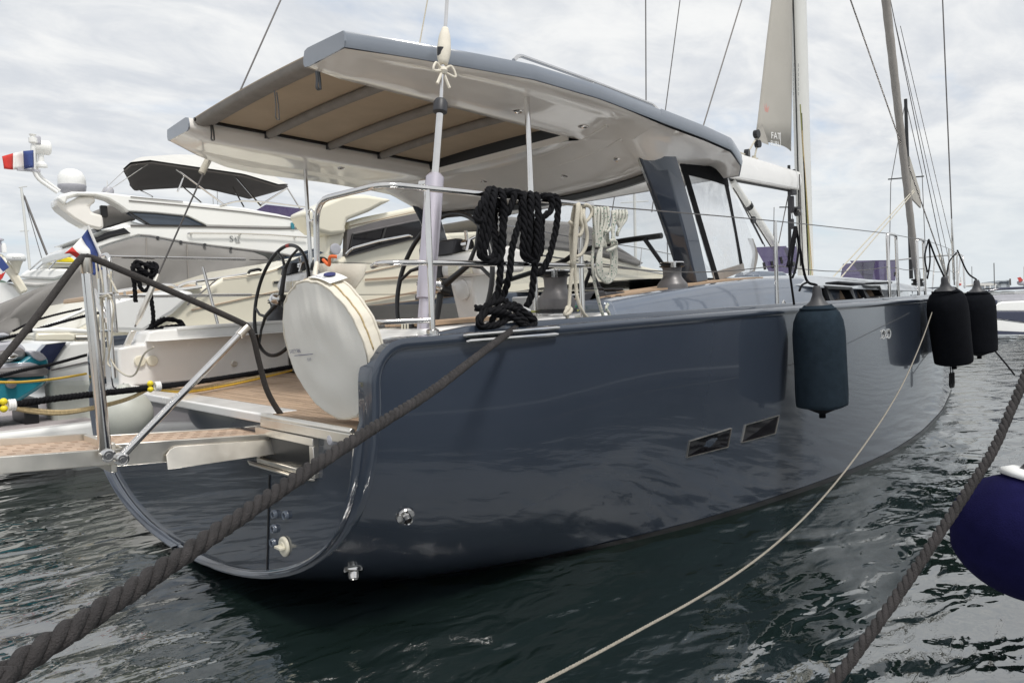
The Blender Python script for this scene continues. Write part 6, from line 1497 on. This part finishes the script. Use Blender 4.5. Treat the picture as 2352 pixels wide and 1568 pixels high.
    seam([(1100, 512), (1182, 520), (1333, 548), (1474, 570), (1600, 596)], .012, 'steel', .05, 'bow_rail')
    seam([(690, 612), (735, 598)], .03, 'steel', .0, 'vent_grille'); seam([(627, 648), (646, 647)], .02, 'steel', -.03, 'filler_cap')
    mk('mooring_cleat', *bent([A(570, 628, s=s), A(574, 622, s=s), A(594, 618, s=s), A(600, 621, s=s)], .02, 8, .05), M['black'], y)
    for k in range(3): seam([(215+k*18, 790-k*4), (222+k*18, 770-k*5)], .008, 'mgrey', .06)
cream_yacht()
def jetski():
    j = root('jet_ski', 'teal and grey jet ski parked on the swim platform', 'jet ski', A(40, 925, s=-4.5))
    pl = lambda n, p, s, t, m, b=.03: plate(n, p, s, t, m, j, b)
    pl('lower_hull', [(-70, 868), (0, 866), (111, 862), (107, 880), (86, 897), (44, 923), (0, 928), (-70, 930)], -4.18, .9, 'teal', .06)
    pl('bumper_band', [(-70, 846), (0, 846), (60, 842), (97, 838), (110, 846), (112, 856), (110, 863), (60, 866), (-70, 869)], -4.12, 1.0, 'mgrey', .04)
    pl('top_deck', [(-70, 838), (10, 836), (50, 830), (80, 808), (98, 812), (111, 826), (112, 842), (97, 839), (50, 843), (-70, 848)], -4.2, .8, 'teal', .05)
    pl('side_panel', [(62, 806), (84, 806), (99, 812), (110, 824), (92, 830), (78, 822)], -4.17, .86, 'lgrey', .02)
    pl('side_panel', [(-70, 842), (8, 838), (14, 834), (40, 833), (47, 837), (52, 832), (70, 832), (90, 838), (60, 842), (0, 847)], -4.165, .04, 'lgrey', .008)
    pl('seat', [(-70, 812), (0, 806), (48, 796), (60, 806), (62, 820), (50, 826), (0, 828), (-70, 830)], -4.32, .5, 'mgrey', .06)
    pl('hood', [(-70, 785), (0, 786), (40, 782), (62, 802), (56, 814), (0, 818), (-70, 818)], -4.36, .42, 'lgrey', .06)
    pl('handlebar_pod', [(-70, 758), (0, 756), (18, 760), (28, 768), (20, 778), (-70, 780)], -4.38, .36, 'mgrey', .05)
    pl('screen', [(-40, 766), (10, 764), (26, 770), (12, 774), (-40, 776)], -4.34, .42, 'lgrey', .02)
    for px in (-30, 60):
        p = A(px, 918, s=-4.5); mk('chock', *boxm(p[0]-.07, p[0]+.07, -4.95, -4.25, .624, p[2]+.03), M['black'], j, bev=.01)
    mk('deck_eye', *lathe([(.05, -.03), (.05, .03), (.02, .04)], A(25, 881, s=-4.14), (0, 1, 0), 18), M['mgrey'], j)
    mk('chrome_handle', *lathe([(.01, -.07), (.035, -.03), (.035, .03), (.01, .07)], A(24, 818, s=-4.14), (1, 0, 0), 14), M['steel'], j)
jetski()
def far_left():
    def pd(name, pts, d, t, m, par, bev=.0):
        Q = arr([A(*p, d=d) for p in pts]); r = Q.mean(0)-CAM
        return mk(name, *prism(Q, r/np.linalg.norm(r)*t), M[m], par, bev=bev)
    y = root('motor_yacht', 'white flybridge yacht with yellow spray cover and tan awning beyond the grey cover', 'motor yacht', A(110, 720, d=27))
    d = 26
    pd('flybridge', [(51, 628), (64, 620), (110, 616), (172, 618), (172, 640), (150, 634), (125, 642), (60, 640), (43, 637)], d, 3.5, 'boatwhite', y, .08)
    pd('flybridge_underside', [(37, 648), (46, 641), (80, 640), (125, 643), (150, 636), (150, 650), (84, 657), (45, 654)], d+.1, 3.2, 'soffit', y, .06)
    pd('spray_panel', [(90, 618), (97, 603), (130, 604), (172, 605), (172, 618)], d+.3, 2.5, 'boatwhite', y, .04)
    pd('dark_trim', [(92, 617), (172, 613), (172, 615), (92, 619)], d+.2, .1, 'black', y)
    pd('yellow_cover', [(96, 597), (111, 587), (140, 588), (165, 592), (174, 599), (168, 603), (130, 602), (100, 600)], d+.1, 1.2, 'yball', y, .04)
    o = A(117, 596.5, d=d+.04); txt('cover_lettering', 'YAMAHA', o, A(140, 599, d=d)-A(117, 596.5, d=d), (0, 0, 1), .085, M['blacktext'], y, squeeze=1.05)
    pd('awning', [(110, 586), (117, 580), (135, 580), (152, 583), (166, 592), (150, 590)], d+.5, 2.2, 'cushion', y, .05)
    for a, b in (((68, 620), (98, 594)), ((84, 618), (115, 590)), ((98, 594), (150, 585)), ((112, 618), (138, 587))): mk('rail', *tube([A(*a, d=d-.1), A(*b, d=d-.1)], .03, 6), M['steel'], y)
    pd('hull_block', [(40, 655), (170, 650), (170, 780), (40, 780)], d+.6, 3.0, 'boatwhite', y, .1)
    y = root('motor_yacht', 'cream motor yacht with raked radar arch at the edge of the photo', 'motor yacht', A(10, 760, d=21)); d = 20
    pd('radar_arch', [(-10, 580), (7, 584), (46, 635), (66, 668), (46, 676), (20, 634), (-10, 600)], d, 1.0, 'cream', y, .06)
    pd('cabin', [(-60, 645), (30, 650), (48, 672), (60, 690), (60, 700), (-60, 705)], d+.3, 3, 'boatwhite', y, .08)
    pd('cabin_window', [(15, 648), (24, 640), (32, 648)], d+.2, .2, 'darkglass', y)
    pd('hull_block', [(-60, 690), (75, 690), (75, 800), (-60, 800)], d+.5, 3, 'cream', y, .1)
    p = A(37, 598, d=d); r = 20/FPX*d
    rd = mk('radar_dome', *lathe([(r*.9, -.02), (r, .03), (r, .10), (r*.85, .16), (r*.4, .18), (.001, .18)], p, (0, 0, 1), 28), M['boatwhite'], y, ang=180)
    mk('radar_stand', *lathe([(r*.2, -.35), (r*.5, -.12), (r*.7, -.02)], p, (0, 0, 1), 16), M['cream'], rd)
    txt('radar_lettering', 'Raymarine', A(28, 593.5, d=d-r-.02), CR, (0, 0, 1), .055, M['blacktext'], rd)
    p = A(10, 580, d=d); mk('aerial_dome', *lathe([(.06, 0), (.06, .18), (.04, .24), (.001, .26)], p, (0, 0, 1), 14), M['boatwhite'], y)
    mk('horn', *lathe([(.03, 0), (.03, .3), (.09, .32), (.09, .36), (.001, .4)], A(2, 580, d=d), (0, 0, 1), 10), M['lgrey'], y)
    f = root('flag', 'blue, white and red flag half hidden at the edge beside the radar arch', 'flag', A(3, 640, d=d-.4))
    mk('flag_stripe', *prism([A(*q, d=d-.4) for q in ((0, 588), (8, 598), (20, 614), (6, 624), (-2, 615))], CW*.02), M['fblue'], f)
    mk('flag_stripe', *prism([A(*q, d=d-.42) for q in ((-20, 600), (-2, 615), (6, 624), (2, 634), (-20, 640))], CW*.02), M['fwhite'], f)
    mk('flag_stripe', *prism([A(*q, d=d-.44) for q in ((-20, 632), (2, 630), (12, 624), (4, 640), (-20, 655))], CW*.02), M['fred'], f)
    # sailing boats of which mainly the rigs show
    def sailboat(label, mast, d, r, extra=(), spread=(), m='mast', hull=None):
        b = A(*mast[1], d=d); b0 = b.copy(); b0[2] = .2
        y = root('sailboat', label, 'sailboat', b0)
        t = A(*mast[0], d=d)
        mk('mast', *tube([b, t], [r, r*.85], 12), M[m], y)
        for a, c in spread: mk('spreader', *tube([A(*a, d=d), A(*c, d=d)], r*.35, 6), M[m], y)
        for a, c, rr in extra: mk('shroud', *tube([A(*a, d=d+.5), A(*c, d=d+.5)], rr, 6), M['wire'], y)
        # low hull under the rig
        ax = np.array([math.cos(.2), math.sin(.2), 0]); sd = np.array([-ax[1], ax[0], 0]); secs = []
        for u in np.linspace(-1, 1, 13):
            w = 1.5*(1-abs(u)**2.5)*.98+.03; secs.append([b0*[1, 1, 0]+ax*u*4.5+sd*w*k+[0, 0, z] for k, z in ((-1, .95), (-.8, .1), (0, -.3), (.8, .1), (1, .95), (0, 1.05))])
        mk('hull', *loft(secs), M['boatwhite'], y)
        return y
    sailboat('distant sailing yacht with pale mast and dark furled jib beyond the motor yachts', ((49, 432), (71, 640)), 60, .11, [((55, 450), (110, 590), .09), ((50, 434), (98, 600), .03)], [((43, 431), (62, 428)), ((46, 531), (66, 530))])
    sailboat('sailing yacht with slim black mast behind the furled jib', ((2080, 228), (2093, 640)), 24, .06, [((2080, 230), (2046, 420), .012), ((2080, 230), (2118, 400), .012), ((2046, 420), (2042, 640), .012), ((2118, 400), (2128, 640), .012)], [((2040, 412), (2122, 405))], 'black')
    sailboat('sailing yacht with black mast half hidden behind the white mast', ((1812, 380), (1815, 640)), 26, .06, [((1778, 476), (1775, 640), .012), ((1812, 440), (1840, 640), .012)], [((1790, 476), (1830, 476))], 'black')
    sailboat('sailing yacht seen faintly through the clear windscreen', ((1455, 330), (1460, 610)), 30, .06, [((1420, 400), (1400, 520), .02), ((1530, 430), (1534, 620), .02)], [((1425, 466), (1490, 462))])
far_left()
def right_side():
    def pd(name, pts, d, t, m, par, bev=.0):
        Q = arr([A(*p, d=d) for p in pts]); r = Q.mean(0)-CAM
        return mk(name, *prism(Q, r/np.linalg.norm(r)*t), M[m], par, bev=bev)
    y = root('motorboat', 'navy and white open motorboat with navy awning moored beyond the bow fenders', 'motorboat', A(2320, 763, d=27)); d = 27
    pd('deck', [(2225, 717), (2262, 706), (2302, 692), (2360, 690), (2460, 690), (2460, 716), (2281, 716)], d, 2.6, 'boatwhite', y, .06)
    pd('topside', [(2225, 717), (2281, 715), (2352, 715), (2460, 715), (2460, 744), (2352, 741), (2283, 732), (2245, 726)], d-.05, 2.8, 'navyhull', y, .04)
    pd('lower_hull', [(2245, 726), (2283, 732), (2352, 742), (2460, 745), (2460, 766), (2352, 766), (2280, 767), (2262, 752)], d-.02, 2.6, 'boatwhite', y, .04)
    pd('boot_stripe', [(2262, 758), (2352, 762), (2460, 763), (2460, 767), (2352, 768), (2270, 768)], d-.1, 2.4, 'navyhull', y)
    pd('windscreen', [(2266, 680), (2300, 675), (2352, 674), (2460, 674), (2460, 690), (2300, 692), (2275, 689)], d+.3, 1.6, 'lgrey', y, .04)
    pd('awning', [(2266, 671), (2272, 664), (2300, 660), (2352, 658), (2460, 657), (2460, 664), (2352, 664), (2290, 667)], d+.2, 2.2, 'navyhull', y, .05)
    mk('rail', *tube([A(2264, 676, d=d), A(2320, 672, d=d), A(2460, 672, d=d)], .02, 6), M['steel'], y)
    mk('bow_roller_fender', *prism([A(*p, d=d-.3) for p in ((2272, 689), (2292, 688), (2294, 696), (2288, 703), (2274, 701))], CW*.4), M['navyhull'], y, bev=.05)
    y = root('motorboat', 'white moored boat with raised dinghy and red stripe at the edge of the frame', 'motorboat', A(2352, 700, d=70)); d = 70
    pd('hull', [(2330, 668), (2460, 660), (2460, 700), (2336, 700)], d, 3, 'boatwhite', y, .1)
    pd('dinghy', [(2333, 646), (2360, 640), (2400, 640), (2400, 656), (2338, 656)], d-.5, 1.2, 'lgrey', y, .2)
    pd('red_stripe', [(2336, 638), (2344, 636), (2350, 643), (2342, 648)], d-.7, .6, 'red', y)
    mk('davit', *tube([A(2352, 612, d=d), A(2352, 660, d=d)], .06, 6), M['white'], y)
    # port buildings on the far breakwater
    bl = mat('far_building_pale', (0.42, 0.45, 0.48), 0.9, var=0.1); dk = M['blueglass']
    b = root('building', 'pale flat-roofed harbour building on the far breakwater', 'building', A(2296, 655, d=520)); d = 520
    for (x0, x1, y0, m) in ((2275, 2296, 648.5, bl), (2284, 2300, 646.5, bl), (2296, 2320, 644, bl), (2312, 2319, 643.2, bl)):
        mk('wing', *prism([A(x0, y0, d=d), A(x1, y0-.4, d=d), A(x1, 661, d=d), A(x0, 661, d=d)], CW*20), m, b, smooth=False)
    for k in range(7):
        mk('window', *prism([A(2297+k*3.1, 646.5, d=d-.6), A(2299+k*3.1, 646.4, d=d-.6), A(2299+k*3.1, 651, d=d-.6), A(2297+k*3.1, 651, d=d-.6)], CW*.4), dk, b, smooth=False)
    g = root('marina_tent', 'long white canopy on the far quay', 'canopy', A(2262, 655, d=260)); d = 260
    mk('canopy', *prism([A(*p, d=d) for p in ((2236, 654), (2250, 650), (2275, 649.5), (2290, 653), (2290, 655), (2236, 656))], CW*6), M['biminitop'], g, smooth=False)
    for k in range(5): mk('pole', *tube([A(2238+k*12, 655, d=d), A(2238+k*12, 662, d=d)], .2, 6), M['white'], g)
    for (px, y0, y1, d, r) in ((2284, 604, 655, 170, .10), (2233, 612, 655, 220, .08), (2321, 640, 655, 300, .3)):
        p = root('harbour_pole', ('slender mast rising beside the white canopy on the far quay' if px > 2250 else 'faint thin pole above the black bow fender on the far quay') if r < .3 else 'harbour beacon post on the far breakwater', 'mast', A(px, y1, d=d), 'masts on the far quay' if r < .3 else None)
        mk('pole', *tube([A(px, y1, d=d), A(px-1, y0, d=d)], r, 6), M['wire'], p)
    bst = root('channel_marker', 'small red and white marker boat by the far shore', 'marker', A(2207, 655, d=240)); d = 240
    mk('marker_body', *prism([A(2203, 656, d=d), A(2203, 645, d=d), A(2211, 645, d=d), A(2211, 656, d=d)], CW*2), M['white'], bst, smooth=False)
    mk('marker_stripe', *prism([A(2204, 655, d=d-.5), A(2204, 651, d=d-.5), A(2208, 651, d=d-.5), A(2208, 655, d=d-.5)], CW*.3), M['red'], bst, smooth=False)
    mk('marker_mast', *tube([A(2207, 645, d=d), A(2207, 636, d=d)], .25, 6), M['white'], bst)
right_side()

def neighbour():
    # the white yacht on whose quarter the navy buoy fender hangs
    y = root('motor_yacht', 'white motor yacht on the starboard side carrying the navy buoy fender', 'motor yacht', (6, 7.2, 0))
    secs = []
    for x in np.linspace(.5, 14, 24):
        w = 1.95*(1-max(0, (x-6)/8.2)**2.2); z = 1.25+.05*x; c = 7.25
        secs.append([(x, c-w, z), (x, c-w*.97, z*.55), (x, c-w*.86, .05), (x, c-w*.6, -.3), (x, c+w*.6, -.3), (x, c+w*.86, .05), (x, c+w*.97, z*.55), (x, c+w, z), (x, c, z+.08)])
    mk('hull', *loft(secs), M['navyhull'], y, ang=40)
    mk('rub_rail', *tube([(x, 7.25-1.97*(1-max(0, (x-6)/8.2)**2.2), 1.22+.05*x) for x in np.linspace(.5, 13.5, 24)], .06, 8), M['boatwhite'], y)
    mk('boot_stripe', *grid([[(x, 7.25-1.95*(1-max(0, (x-6)/8.2)**2.2)*.985-.01, zz+.02*x*.3) for zz in (.28, .34)] for x in np.linspace(.5, 13.5, 20)]), M['boatwhite'], y)
    mk('cabin', *prism([(2.5, 5.9, 1.4), (3.2, 5.9, 2.5), (7.5, 5.9, 2.6), (10.5, 5.9, 1.8)], (0, 2.7, 0)), M['boatwhite'], y, bev=.1)
    mk('cabin_window', *prism([(3.4, 5.89, 1.95), (3.7, 5.89, 2.4), (7.3, 5.89, 2.45), (8.6, 5.89, 2.0)], (0, .05, 0)), M['darkglass'], y)
    p = arr((.62, 5.32, 1.30)); mk('fender_cleat', *bent([p+[-.1, 0, .03], p+[-.05, 0, .06], p+[.05, 0, .06], p+[.1, 0, .03]], .014, 8), M['steel'], y)
neighbour()
